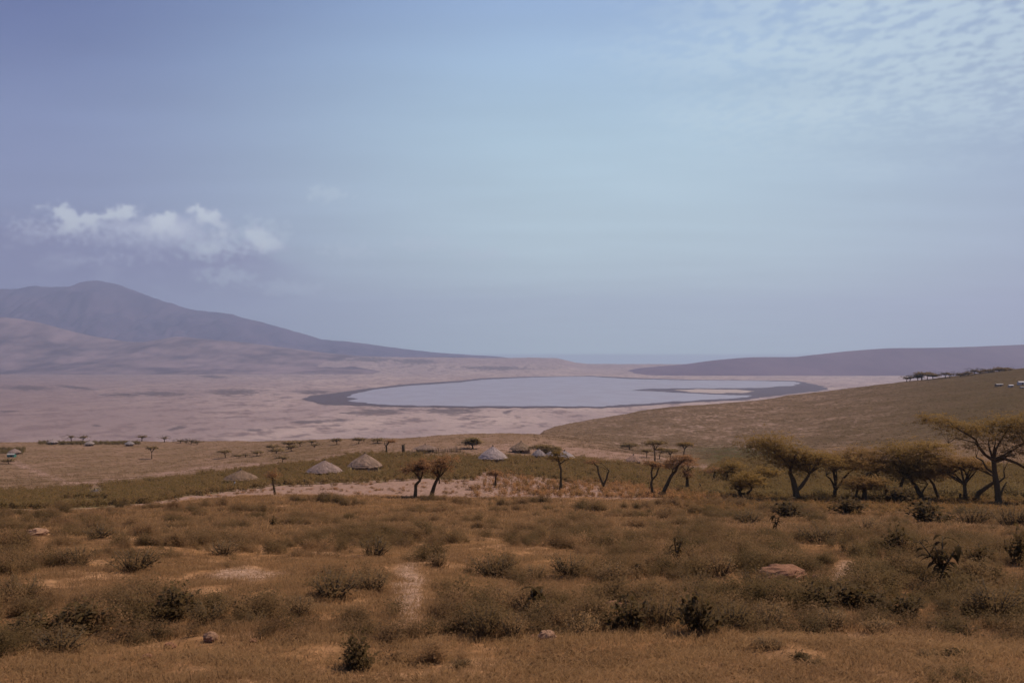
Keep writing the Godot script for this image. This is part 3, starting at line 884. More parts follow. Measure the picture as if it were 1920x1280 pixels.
func fence() -> void:
	var p := hit(810, 850, 100.0)
	var t := thing("stick_fence", "ragged fence of upright grey sticks behind the green plot", "fence", p)
	rng.seed = 17
	var k := -p.z / F
	for i in 58:
		var u := 758.0 + i * 1.87 + jit(0.7)
		var b := at_px(u, -p.z + jit(0.5)) - p
		var h := rng.randf_range(6.0, 11.5) * k * (1.25 if u > 850 else 1.0)
		var st := tool()
		tube(st, [b - Vector3(0, 0.2, 0), b + Vector3(jit(0.06), h * 0.5, jit(0.05)), b + Vector3(jit(0.14), h, jit(0.1))], [0.075, 0.06, 0.035], 5)
		st.generate_normals()
		part("stick", st.commit(), M.stick, t)
	for row in [0.35, 0.8]:
		var pts := []
		var rad := []
		for i in 12:
			var b := at_px(758.0 + i * 9.8, -p.z) - p
			pts.append(b + Vector3(0, row + jit(0.05), 0.08)); rad.append(0.035)
		var st := tool()
		tube(st, pts, rad, 5)
		st.generate_normals()
		part("rail", st.commit(), M.stick, t)

# ------------------------------------------------------------------ trees
# limbs: lists of [column, row, thickness in px]; pads: [column, row, half width, half height, share of leaves]
func tree(called: String, label: String, group: String, limbs: Array, pads: Array, tone: Vector3, leaves: int, seed_: int, leaf_px := 1.75, d_fixed := 0.0) -> void:
	rng.seed = seed_
	var b: Array = limbs[0][0]
	var p := hit(b[0], b[1], 60.0)
	if d_fixed > 0.0: p = at_px(b[0], d_fixed)
	var k := -p.z / F
	var t := thing(called, label, "tree", p, group)
	var centres := []
	for q in pads:
		centres.append(Vector3((q[0] - b[0]) * k, (b[1] - q[1]) * k, jit(0.45) * q[2] * k))
	var n := 0
	var ends := []
	for l in limbs:
		var st := tool()
		var pts := []
		var rad := []
		var z := 0.0
		var lean := jit(0.35)
		if n == 0: lean = jit(0.08)
		for i in l.size():
			var q: Array = l[i]
			if i > 0: z += lean * absf(q[1] - l[i - 1][1]) * k
			# bends between the given points
			if i > 0:
				var a: Vector3 = pts[-1]
				var e := Vector3((q[0] - b[0]) * k, (b[1] - q[1]) * k, z)
				pts.append(a.lerp(e, 0.5) + Vector3(jit(0.5), jit(0.3), jit(0.8)) * k)
				rad.append((rad[-1] + q[2] * 0.5 * k) * 0.5)
				pts.append(e)
			else:
				pts.append(Vector3((q[0] - b[0]) * k, (b[1] - q[1]) * k - (0.25 if n == 0 else 0.0), 0.0))
			rad.append(q[2] * 0.5 * k * (1.25 if n == 0 and i == 0 else 1.0))
		tube(st, pts, rad, 7)
		ends.append(pts[-1])
		# twigs from the end of a limb into the pads near it
		for c in centres:
			var near: float = (c - pts[-1]).length()
			if near < 46.0 * k:
				for m in 2:
					var e: Vector3 = c + Vector3(jit(16), jit(4), jit(14)) * k
					var mid: Vector3 = pts[-1].lerp(e, 0.5) + Vector3(jit(3), 2 + jit(3), jit(3)) * k
					tube(st, [pts[-1], mid, e], [rad[-1] * 0.7, rad[-1] * 0.45, 0.25 * k], 5)
		st.generate_normals()
		part("trunk" if n == 0 else "branch", st.commit(), M.bark, t)
		n += 1
	if pads.is_empty(): return
	var total := 0.0
	for q in pads: total += q[2] * q[3] * (q[4] if q.size() > 4 else 1.0)
	for i in pads.size():
		var st := tool()
		var q: Array = pads[i]
		var count := int(leaves * (2.6 if tone.x > 0.22 else 4.2) * q[2] * q[3] * (q[4] if q.size() > 4 else 1.0) / total)
		var sprays := maxi(3, count / 14)
		var made := 0
		var at := Vector3.ZERO
		while made < count:
			if made % maxi(1, count / sprays) == 0:
				# sprays of leaves, dense in places with gaps between them
				var v := Vector3(rng.randfn(0, 0.58), rng.randfn(0, 0.55), rng.randfn(0, 0.58))
				v.y -= 0.25 * v.x * v.x
				at = centres[i] + Vector3(v.x * q[2] * 1.06, v.y * q[3] * (1.3 if q[3] > 5.0 else 1.0), v.z * q[2] * 0.9) * k
			var pos := at + Vector3(rng.randfn(0, minf(2.6, q[2] * 0.25)), rng.randfn(0, minf(1.1, q[3] * 0.4)), rng.randfn(0, minf(2.6, q[2] * 0.25))) * k
			var s := leaf_px * k * rng.randf_range(0.5, 1.2)
			var dir := Vector3(jit(1), jit(0.45), jit(1)).normalized() * s
			var side := dir.cross(Vector3(jit(0.7), 1, jit(0.7))).normalized() * s * 0.42
			var f := tone * rng.randf_range(0.82, 1.18)
			st.set_color(Color(f.x, f.y, f.z))
			var nn: Vector3 = ((pos - centres[i]) / Vector3(q[2], q[3] * 2.0, q[2]) / k * 0.5 + Vector3(jit(0.35), 0.8, jit(0.35))).normalized()
			soft_tri(st, pos - dir - side * 0.4, pos + side, pos + dir, nn)
			soft_tri(st, pos - dir - side * 0.4, pos + dir, pos - side, nn)
			made += 1
		part("crown", st.commit(), M.leaf, t)

func acacia(label: String, group: String, u: float, v: float, top: float, half: float, seed_: int, d_fixed := 0.0, tone := Vector3(0.20, 0.150, 0.072), lean := 0.0) -> void:
	# a small far acacia: foot at u, v; crown centred at row top, half px wide
	rng.seed = seed_
	var h := v - top
	var w := maxf(1.25, half * 0.13)
	var uf := u + lean * h * 0.5
	var limbs := [[[u, v, w * 1.3], [u + lean * h * 0.25 + jit(0.6), v - h * 0.45, w], [uf, v - h * 0.62, w * 0.8]],
		[[uf, v - h * 0.55, w * 0.7], [uf - half * 0.4, top + 1.5, w * 0.4]], [[uf, v - h * 0.6, w * 0.7], [uf + half * 0.45, top + 1.2, w * 0.4]]]
	var th := maxf(0.7, half * 0.16)
	var pads := [[uf, top, half * 0.8, th], [uf - half * 0.5, top + th * 0.7, half * 0.5, th * 0.8], [uf + half * 0.55, top + th * 0.4 + jit(1.0), half * 0.5, th * 0.8]]
	tree("acacia_tree", label, group, limbs, pads, tone, int(150 + half * 22), seed_, clampf(half * 0.16, 0.7, 1.5), d_fixed)

func trees() -> void:
	var olive := Vector3(0.205, 0.138, 0.046)
	var dull := Vector3(0.218, 0.140, 0.056)
	var g := "acacias at the right of the slope"
	tree("acacia_tree", "forked acacia with its crown swept far out to the left", g,
		[[[1497, 941, 13], [1493, 920, 12], [1489, 902, 10], [1483, 888, 7], [1484, 878, 5], [1490, 868, 4]], [[1497, 918, 7], [1505, 908, 7], [1512, 897, 6], [1517, 887, 4]], [[1484, 880, 4], [1470, 862, 3], [1448, 845, 2]], [[1490, 869, 3], [1505, 858, 2.5], [1530, 855, 2]], [[1517, 888, 3], [1512, 872, 2.5]], [[1517, 888, 3], [1535, 872, 2]]],
		[[1424, 832, 34, 10], [1455, 827, 36, 11], [1445, 842, 40, 12], [1475, 852, 36, 12], [1462, 866, 26, 9, 0.8], [1492, 866, 26, 10, 1.5], [1503, 850, 30, 9], [1540, 856, 42, 7], [1505, 880, 22, 10, 0.9], [1545, 868, 36, 8, 0.6]], olive, 6500, 101)
	tree("acacia_tree", "stunted round acacia with a bent double stem left of the forked acacia", g,
		[[[1389, 934, 6], [1387, 922, 6], [1391, 912, 5], [1396, 904, 3]], [[1389, 925, 4], [1400, 926, 4.5], [1409, 918, 4], [1410, 906, 3]], [[1388, 922, 3], [1378, 915, 2]]],
		[[1394, 899, 22, 9, 1.4], [1408, 896, 20, 8], [1384, 910, 16, 7], [1418, 904, 14, 8, 0.6]], olive, 1800, 102)
	tree("acacia_tree", "slim acacia with three upright forks right of the forked acacia", g,
		[[[1566, 939, 8], [1566, 928, 7], [1567, 917, 7]], [[1567, 918, 5], [1561, 905, 4], [1555, 896, 3], [1547, 890, 2]], [[1567, 918, 5], [1567, 903, 4], [1564, 886, 3]], [[1568, 918, 5], [1576, 907, 4], [1583, 896, 4], [1593, 885, 3], [1602, 879, 2]]],
		[[1560, 862, 36, 8], [1590, 855, 40, 9], [1622, 849, 36, 8], [1600, 868, 36, 9], [1570, 876, 26, 7, 0.6], [1630, 864, 30, 9]], dull, 4200, 103)
	tree("acacia_tree", "drooping brown acacia with a stout trunk and umbrella-shaped crown", g,
		[[[1622, 943, 10], [1622, 925, 9], [1621, 910, 7]], [[1621, 911, 4], [1610, 902, 3]], [[1621, 911, 4], [1634, 900, 3], [1630, 884, 2]], [[1605, 940, 5], [1606, 928, 5], [1610, 912, 4]]],
		[[1612, 899, 34, 6], [1630, 903, 30, 7], [1600, 908, 22, 7], [1640, 912, 20, 8]], dull, 2400, 104)
	tree("acacia_tree", "broad dense acacia whose crown hangs low over leaning stems", g,
		[[[1730, 941, 9], [1728, 929, 9], [1720, 915, 8], [1710, 900, 7], [1703, 890, 5]], [[1728, 929, 5], [1734, 917, 3], [1741, 908, 2]], [[1705, 893, 5], [1690, 872, 4], [1682, 855, 3]], [[1708, 896, 5], [1722, 870, 4], [1738, 848, 3]], [[1680, 938, 7], [1686, 915, 6], [1690, 893, 5]]],
		[[1684, 845, 40, 10], [1725, 838, 44, 9], [1762, 840, 30, 9], [1680, 862, 36, 12], [1718, 860, 44, 13, 1.2], [1750, 860, 32, 12], [1690, 882, 34, 12, 1.1], [1722, 882, 32, 11], [1700, 898, 26, 10, 0.8]], olive, 7500, 105)
	tree("acacia_tree", "thin leaning acacia stem under the right edge of the dense crown", g,
		[[[1765, 940, 6], [1757, 925, 6], [1751, 908, 5], [1742, 897, 4], [1733, 893, 2.5]]], [[1728, 890, 22, 6], [1745, 888, 22, 7]], dull, 900, 106)
	tree("acacia_tree", "spindly acacia stem under the left edge of the dense crown", g,
		[[[1664, 938, 5], [1662, 920, 4.5], [1659, 906, 4], [1649, 895, 3], [1644, 886, 2]]], [[1642, 880, 24, 8], [1656, 874, 24, 8]], dull, 900, 107)
	tree("acacia_tree", "many-branched acacia with a leaning limb between the dense and the tallest acacias", g,
		[[[1812, 942, 8], [1810, 925, 7], [1808, 908, 6]], [[1808, 909, 4], [1794, 897, 3.5], [1781, 891, 2.5]], [[1810, 912, 5], [1817, 895, 4.5], [1810, 882, 3.5], [1794, 877, 2.5]], [[1817, 894, 3], [1823, 885, 2]], [[1828, 942, 9], [1834, 924, 9], [1848, 912, 8], [1860, 903, 6], [1857, 892, 4]], [[1800, 942, 5], [1803, 926, 4]]],
		[[1800, 865, 30, 7], [1775, 872, 28, 8], [1818, 872, 20, 7], [1770, 886, 22, 7], [1838, 872, 22, 8]], dull, 2800, 108)
	tree("acacia_tree", "tallest acacia with a wide flat crown reaching the right edge", g,
		[[[1874, 947, 12], [1872, 925, 11], [1870, 905, 10.5], [1866, 883, 9], [1864, 862, 8]], [[1865, 864, 6], [1845, 851, 5.5], [1832, 836, 5], [1826, 824, 4], [1806, 812, 3], [1780, 797, 2]], [[1866, 866, 6], [1884, 860, 5.5], [1906, 868, 5], [1922, 877, 4.5], [1945, 888, 3]], [[1866, 888, 5], [1852, 879, 4], [1844, 864, 3], [1832, 857, 2]], [[1865, 862, 5], [1868, 842, 4], [1880, 820, 3], [1892, 800, 2]], [[1876, 934, 4], [1884, 917, 3.5], [1893, 905, 2]], [[1871, 906, 4], [1884, 895, 3], [1882, 882, 2]], [[1845, 851, 3], [1826, 829, 2], [1790, 820, 1.5], [1775, 830, 1]], [[1884, 860, 3], [1900, 845, 2.5], [1925, 830, 2]]],
		[[1736, 785, 18, 7], [1760, 789, 28, 8], [1792, 798, 32, 9], [1822, 810, 32, 10], [1852, 803, 34, 9], [1888, 791, 42, 11], [1930, 787, 40, 12], [1905, 808, 42, 12], [1870, 824, 34, 9, 0.7], [1930, 826, 36, 13], [1972, 808, 40, 16], [1886, 846, 26, 8, 0.7], [1822, 836, 26, 7, 0.6], [1925, 850, 34, 10, 0.6]], olive, 9000, 109)
	# the thin trees of the green plots
	g = "thin twisted trees along the plots"
	var wisp := Vector3(0.24, 0.138, 0.070)
	tree("bare_tree", "thin tree forking like a Y, left of the leaning stem", g, [[[1226, 932, 6], [1223, 920, 5], [1221, 909, 5], [1223, 899, 4], [1221, 886, 3.5], [1224, 874, 2.5]], [[1223, 901, 3.5], [1232, 891, 3], [1235, 881, 2.5], [1239, 875, 1.5]], [[1224, 876, 2], [1216, 869, 1.5]]], [[1218, 868, 12, 4], [1238, 873, 9, 4], [1228, 872, 9, 4]], wisp, 420, 111)
	tree("bare_tree", "dark tree leaning strongly to the right with a small brown tuft on top", g, [[[1241, 931, 8], [1246, 919, 7.5], [1253, 905, 7], [1259, 892, 6], [1267, 884, 5], [1273, 871, 4.5], [1280, 864, 3]], [[1259, 892, 2.5], [1262, 880, 2]]], [[1270, 864, 18, 6], [1290, 861, 16, 5], [1256, 871, 14, 7], [1282, 856, 12, 4]], wisp, 1300, 112)
	tree("bare_tree", "short thick-stemmed tree with two thin horns, right of the leaning stem", g, [[[1288, 921, 5], [1289, 908, 6.5], [1289, 896, 5], [1288, 884, 3]], [[1288, 885, 2], [1282, 877, 1.6], [1277, 874, 1]], [[1288, 885, 2], [1294, 879, 1.6], [1301, 875, 1]]], [[1288, 888, 13, 6], [1290, 870, 20, 3]], wisp, 600, 113)
	tree("bare_tree", "small slanting stub of a tree low among the dry plants", g, [[[1318, 921, 4.5], [1316, 914, 4], [1312, 906, 2]]], [], wisp, 0, 114)
	tree("bare_tree", "short tree with a flat rusty tuft above the pale bank", g, [[[1340, 902, 4], [1339, 893, 4], [1341, 887, 2.5]]], [[1338, 884, 18, 4], [1346, 880, 12, 4]], wisp, 500, 115)
	tree("bare_tree", "bushy dark tree at the foot of the green wedge", g, [[[1367, 906, 4.5], [1364, 895, 4], [1365, 886, 3]], [[1364, 893, 2], [1372, 884, 1.5]]], [[1362, 880, 18, 7], [1374, 872, 18, 7], [1366, 888, 14, 5]], olive, 1000, 116)
	tree("bare_tree", "thin grey tree behind the stunted round acacia", g, [[[1434, 922, 4], [1433, 908, 3.5], [1435, 897, 3], [1432, 888, 2]], [[1435, 898, 2], [1442, 890, 1.4]]], [[1432, 884, 22, 6], [1446, 886, 16, 5]], olive, 700, 117)
	tree("bare_tree", "crooked tree with a fuzzy brown crown, left of the pair on the pale strip", g, [[[778, 933, 7], [779, 920, 6.5], [779, 910, 6], [787, 901, 5], [782, 891, 5], [785, 882, 3.5]], [[787, 901, 4], [791, 892, 3], [793, 882, 2]], [[782, 891, 3], [775, 884, 2]]], [[780, 872, 20, 8], [766, 880, 16, 7], [796, 868, 16, 7], [788, 878, 18, 6]], wisp, 1500, 118)
	tree("bare_tree", "slanting tree with a fuzzy brown crown, right of the pair on the pale strip", g, [[[808, 930, 8], [813, 914, 7], [818, 902, 6], [821, 893, 5], [820, 878, 4], [828, 868, 3]], [[824, 906, 2.5], [823, 896, 2.5]], [[821, 893, 3], [812, 882, 2]]], [[822, 866, 20, 7], [840, 858, 22, 6], [812, 880, 20, 8], [800, 872, 16, 7], [832, 876, 16, 7]], wisp, 1700, 119)
	tree("bare_tree", "little tree with a small tuft beside the bare gap in the green plot", g, [[[928, 914, 4], [929, 903, 3.5], [930, 893, 3]]], [[929, 889, 10, 5], [924, 886, 8, 4]], wisp, 380, 120)
	tree("bare_tree", "tall wavy thin tree in front of the flat grey hut", g, [[[1049, 922, 7], [1052, 909, 6], [1052, 897, 4], [1052, 880, 4], [1048, 866, 3.5], [1045, 853, 2.5]], [[1050, 870, 2.5], [1060, 862, 1.8], [1068, 860, 1.2]], [[1048, 866, 2], [1038, 860, 1.4]]], [[1056, 860, 16, 3.5, 0.7], [1038, 858, 12, 3.5], [1046, 850, 8, 3]], olive, 420, 121)
	tree("bare_tree", "leafless tree forked like a slingshot above the dry plants", g, [[[1133, 921, 6], [1132, 910, 5.5], [1127, 899, 4.5], [1122, 888, 3.5], [1121, 876, 3], [1113, 868, 2]], [[1132, 910, 4.5], [1137, 898, 3.5], [1140, 886, 3], [1142, 882, 2]]], [[1112, 866, 10, 4]], wisp, 160, 122)
	tree("bare_tree", "small bare tree standing alone on the pale track edge", g, [[[516, 927, 4.5], [514, 917, 4], [512, 907, 3.5], [512, 897, 2.5]], [[512, 900, 2], [507, 890, 1.2]]], [[512, 889, 12, 6, 0.6]], wisp, 260, 123)
	tree("bare_tree", "dead tree with a hooked top on the skyline of the shelf", g, [[[725, 851, 4], [724, 844, 3], [724, 836, 3], [729, 829, 2.5], [737, 827, 1.5]], [[724, 838, 2], [720, 832, 1.2]]], [[733, 827, 8, 2, 0.7]], wisp, 120, 124)
	tree("bushy_tree", "round green tree alone on the side of the knoll", "", [[[886, 842, 3], [886, 836, 2.5], [885, 831, 2]], [[886, 837, 1.8], [880, 831, 1.2]], [[886, 836, 1.8], [892, 829, 1.2]]], [[882, 828, 11, 5, 1.2], [889, 826, 9, 4]], Vector3(0.22, 0.17, 0.09), 1300, 125, 1.7)
	tree("acacia_tree", "dark flat-topped tree spreading over the small grey huts", "", [[[1037, 860, 3.5], [1037, 853, 3], [1036, 847, 2.5]], [[1036, 849, 2], [1024, 843, 1.6], [1012, 838, 1.2]], [[1036, 848, 2], [1044, 842, 1.2]]], [[1030, 845, 14, 4], [1014, 838, 15, 3.5], [1042, 842, 9, 3.5], [1034, 850, 10, 3]], Vector3(0.19, 0.14, 0.07), 1500, 126, 1.8)
	g = "acacias under the brown hill"
	acacia("tallest flat acacia of the group under the brown hill, left of the group", g, 1228, 866, 829, 17, 201)
	acacia("leaning small acacia beside the tallest one under the brown hill", g, 1236, 861, 842, 10, 202, 0.0, olive, 0.3)
	acacia("low bushy acacia at the left end of the group under the brown hill", g, 1213, 858, 845, 9, 203)
	acacia("middle acacia of the group under the brown hill", g, 1257, 866, 844, 13, 204)
	acacia("rightmost acacia of the group under the brown hill, with a tilted top", g, 1281, 858, 832, 14, 205, 0.0, olive, 0.25)
	acacia("spreading low acacia on the left approach to the brown hill", g, 1180, 843, 834, 14, 206)
	g = "acacias along the skyline of the brown hill"
	var sky_list := [[1701, 715.5, 708.5, 5, "first small acacia at the left end of the hill skyline"], [1707, 715, 707.5, 5, "second small acacia from the left on the hill skyline"], [1722, 713.5, 706, 8, "low acacia under the widest crown on the hill skyline"], [1729, 713.5, 700.5, 14, "widest acacia crown on the hill skyline"], [1739, 712, 700, 8, "tall acacia touching the widest crown on the hill skyline"], [1750, 711, 703, 10, "leaning acacia right of the widest crown on the hill skyline"], [1774, 709, 700.5, 6, "upright tufted acacia alone on the hill skyline"], [1781, 708, 701.5, 5, "thin bent acacia next to the upright tufted one on the hill skyline"], [1801, 706.5, 701.5, 7, "neat little umbrella acacia on the hill skyline"], [1816, 704.5, 699, 8, "flat low acacia right of the little umbrella acacia on the hill skyline"], [1827, 702.5, 695, 6, "round-topped acacia on the hill skyline"], [1838, 700.5, 697, 6, "tiny acacia right of the round-topped one on the hill skyline"], [1854, 698.5, 694.5, 10, "long flat acacia near the top of the hill skyline"], [1875, 696.5, 691.5, 12, "largest flat acacia near the right edge of the hill skyline"], [1890, 694.5, 692, 9, "last low acacia at the right end of the hill skyline"]]
	for i in sky_list.size():
		var s: Array = sky_list[i]
		acacia(s[4], g, s[0], s[1], s[2], s[3], 300 + i, 0.0, Vector3(0.17, 0.125, 0.062), [0.0, 0.3, -0.2][i % 3])
	g = "small acacias along the far edge of the shelf"
	var edge := [[284, 861, 840, 10, "lone umbrella acacia in the middle of the open shelf"], [265, 827, 818, 7, "leaning acacia at the right end of the distant hedge"], [308, 829, 821, 5, "single acacia on the shelf edge right of the hedge"], [337, 831, 826, 5, "first of four little acacias in a row on the shelf edge"], [348, 831, 826.5, 4, "second of four little acacias in a row on the shelf edge"], [358, 832, 826, 4, "third of four little acacias in a row on the shelf edge"], [369, 834, 828, 6, "last and largest of four little acacias in a row on the shelf edge"], [154, 830, 819, 6, "acacia rising behind the middle of the distant hedge"], [133, 830, 818, 5, "thin acacia rising behind the left part of the distant hedge"], [14, 870, 863, 11, "low flat acacia by the start of the forked path"], [422, 858, 846, 10, "ragged acacia left of the acacia cluster on the shelf"], [447, 858, 854, 6, "squat acacia below the acacia cluster on the shelf"], [460, 857, 853, 5, "tiny squat acacia touching the acacia cluster on the shelf"], [481, 855, 848, 9, "left low acacia of the cluster on the shelf"], [512, 846, 836, 10, "top left acacia of the cluster on the shelf"], [540, 842, 830, 11, "widest acacia at the top of the cluster on the shelf"], [518, 850, 843, 12, "middle low acacia of the cluster on the shelf"], [545, 846, 837, 9, "right middle acacia of the cluster on the shelf"], [562, 837, 829, 8, "acacia at the upper right of the cluster on the shelf"], [583, 835, 827, 6, "outermost right acacia of the cluster on the shelf"], [590, 839, 834, 6, "low acacia at the right foot of the cluster on the shelf"], [529, 868, 857, 9, "umbrella acacia behind the leftmost huts"], [632, 834, 825, 9, "acacia on the shelf edge above the tall brown hut, left one"], [672, 832, 823, 10, "acacia on the shelf edge above the tall brown hut, middle one"], [708, 831, 824, 10, "acacia on the shelf edge above the tall brown hut, right one"]]
	for i in edge.size():
		var s: Array = edge[i]
		acacia(s[4], g, s[0], s[1], s[2], s[3], 400 + i, 0.0, Vector3(0.23, 0.172, 0.09), [0.0, 0.15, -0.2, 0.3][i % 4])

# ------------------------------------------------------------------ shrubs and single plants
func leaf_shape(st: SurfaceTool, base: Vector3, dir: Vector3, length: float, width: float, droop: float, c: Vector3) -> void:
	var side := dir.cross(Vector3.UP)
	side = Vector3(1, 0, 0) if side.length() < 0.05 else side.normalized()
	var prev_l := base
	var prev_r := base
	var n := 5
	for i in range(1, n + 1):
		var t := float(i) / n
		var p := base + dir * length * t + Vector3.DOWN * droop * length * t * t
		var w := width * sin(PI * pow(t, 0.8)) * 0.5
		if i == n: w = 0.002
		var fold := Vector3.UP * w * 0.35
		var l := p - side * w + fold
		var r := p + side * w + fold
		st.set_color(Color(c.x, c.y, c.z))
		quad(st, prev_l, p, l, l) if i == 1 else quad(st, prev_l, (prev_l + prev_r) * 0.5, p, l)
		quad(st, (prev_l + prev_r) * 0.5, prev_r, r, p)
		prev_l = l
		prev_r = r

func stem_mesh(n: int, spread: float, height: float, seed_: int) -> Array:      # [mesh, tips]
	rng.seed = seed_
	var st := tool()
	var tips := []
	for i in n:
		var a := rng.randf() * TAU
		var h := height * rng.randf_range(0.55, 1.0)
		var o := Vector3(cos(a), 0, sin(a)) * spread * sqrt(rng.randf())
		var e := o + Vector3(0, h * (1.0 - 0.35 * o.length() / maxf(spread, 0.01)), 0)
		var b := o * 0.25
		tube(st, [b - Vector3(0, 0.06, 0), b.lerp(e, 0.5) + Vector3(jit(0.05), 0, jit(0.05)), e], [0.012, 0.008, 0.003], 4)
		tips.append([b, e])
	st.generate_normals()
	return [st.commit(), tips]

func foliage_mesh(tips: Array, count: int, leaf: float, wide: float, scatter: float, tone: Vector3, seed_: int, low := 0.25) -> Mesh:
	rng.seed = seed_
	var st := tool()
	for i in count:
		var t: Array = tips[rng.randi() % tips.size()]
		var p: Vector3 = t[0].lerp(t[1], rng.randf_range(low, 1.05)) + Vector3(jit(1), jit(0.8), jit(1)) * scatter
		p.y = maxf(p.y, 0.02)
		var dir := Vector3(jit(1), jit(0.8) + 0.15, jit(1)).normalized()
		var s := leaf * rng.randf_range(0.6, 1.3)
		var side := dir.cross(Vector3(jit(1), 1, jit(1))).normalized() * s * wide
		var f := tone * rng.randf_range(0.75, 1.25)
		st.set_color(Color(f.x, f.y, f.z))
		var n := (Vector3(p.x, p.y * 0.5, p.z) * 1.2 + Vector3(jit(0.4), 0.75, jit(0.4))).normalized()
		soft_tri(st, p, p + dir * s * 0.5 + side, p + dir * s, n)
		soft_tri(st, p, p + dir * s, p + dir * s * 0.5 - side, n)
	return st.commit()

var kinds := []
var open_spots := []      # [column, row, half width, depth below] kept free of brush so that a thing can be seen

func shrub(u: float, v: float, wide: float, tall: float, kind: int, label: String) -> void:
	var p := hit(u, v)
	var k := -p.z / F
	var s: Array = kinds[kind]
	var t := thing("shrub", label, "shrub", p, "shrubs on the near slope")
	t.rotation.y = fmod(u * 0.7, TAU)
	if kind in [1, 3, 4]:
		wide *= 1.2
		tall *= 1.35
	open_spots.append([u, v, wide * 0.5, tall * 0.7])
	var sx := wide * k
	var sy := tall * k
	part("stems", s[0], M.stick, t).scale = Vector3(sx, sy, sx)
	part("foliage", s[1], M.grass, t).scale = Vector3(sx, sy, sx)

func broadleaf(label: String, u: float, v: float, tall: float, leaves: int, length: float, seed_: int, lean: float, low: float, forks := 1) -> void:
	var p := hit(u, v)
	var k := -p.z / F
	var t := thing("broad_leaved_plant", label, "plant", p, "broad leaved plants")
	rng.seed = seed_
	var h := tall * k
	open_spots.append([u, v, length * 0.9, tall * 0.55])
	var fork := Vector3(lean * h * 0.3, h * 0.34, 0.02)
	var tops := []
	for f in forks:
		var a := TAU * f / forks + 0.4
		var e := Vector3(lean * h + cos(a) * h * 0.22 * (forks - 1) * 0.5, h * rng.randf_range(0.74, 0.92), sin(a) * h * 0.16)
		tops.append(e)
		var st := tool()
		if f == 0: tube(st, [Vector3(0, -0.08, 0), fork, fork.lerp(e, 0.5) + Vector3(jit(0.02), 0, jit(0.02)), e], [0.045, 0.036, 0.022, 0.010], 6)
		else: tube(st, [fork, fork.lerp(e, 0.5) + Vector3(jit(0.03), 0, jit(0.03)), e], [0.020, 0.015, 0.009], 6)
		st.generate_normals()
		part("stem" if f == 0 else "branch", st.commit(), M.stick, t)
	for i in leaves:
		var f := low + (1.0 - low) * (i + 0.5) / leaves
		var top: Vector3 = tops[i % forks]
		var b := fork.lerp(top, (f - 0.34) / 0.66) if f > 0.34 else Vector3(0, h * f, 0)
		var a := i * 2.4 + jit(0.5)
		var dir := Vector3(cos(a), rng.randf_range(0.2, 0.9), sin(a) * 0.8).normalized()
		var c := Vector3(0.055, 0.038, 0.016) * rng.randf_range(0.6, 1.7)
		var s := tool()
		leaf_shape(s, b, dir, length * k * rng.randf_range(0.65, 1.25), length * k * rng.randf_range(0.34, 0.46), rng.randf_range(0.35, 1.3), c)
		part("leaf", s.commit(), M.leaf, t)

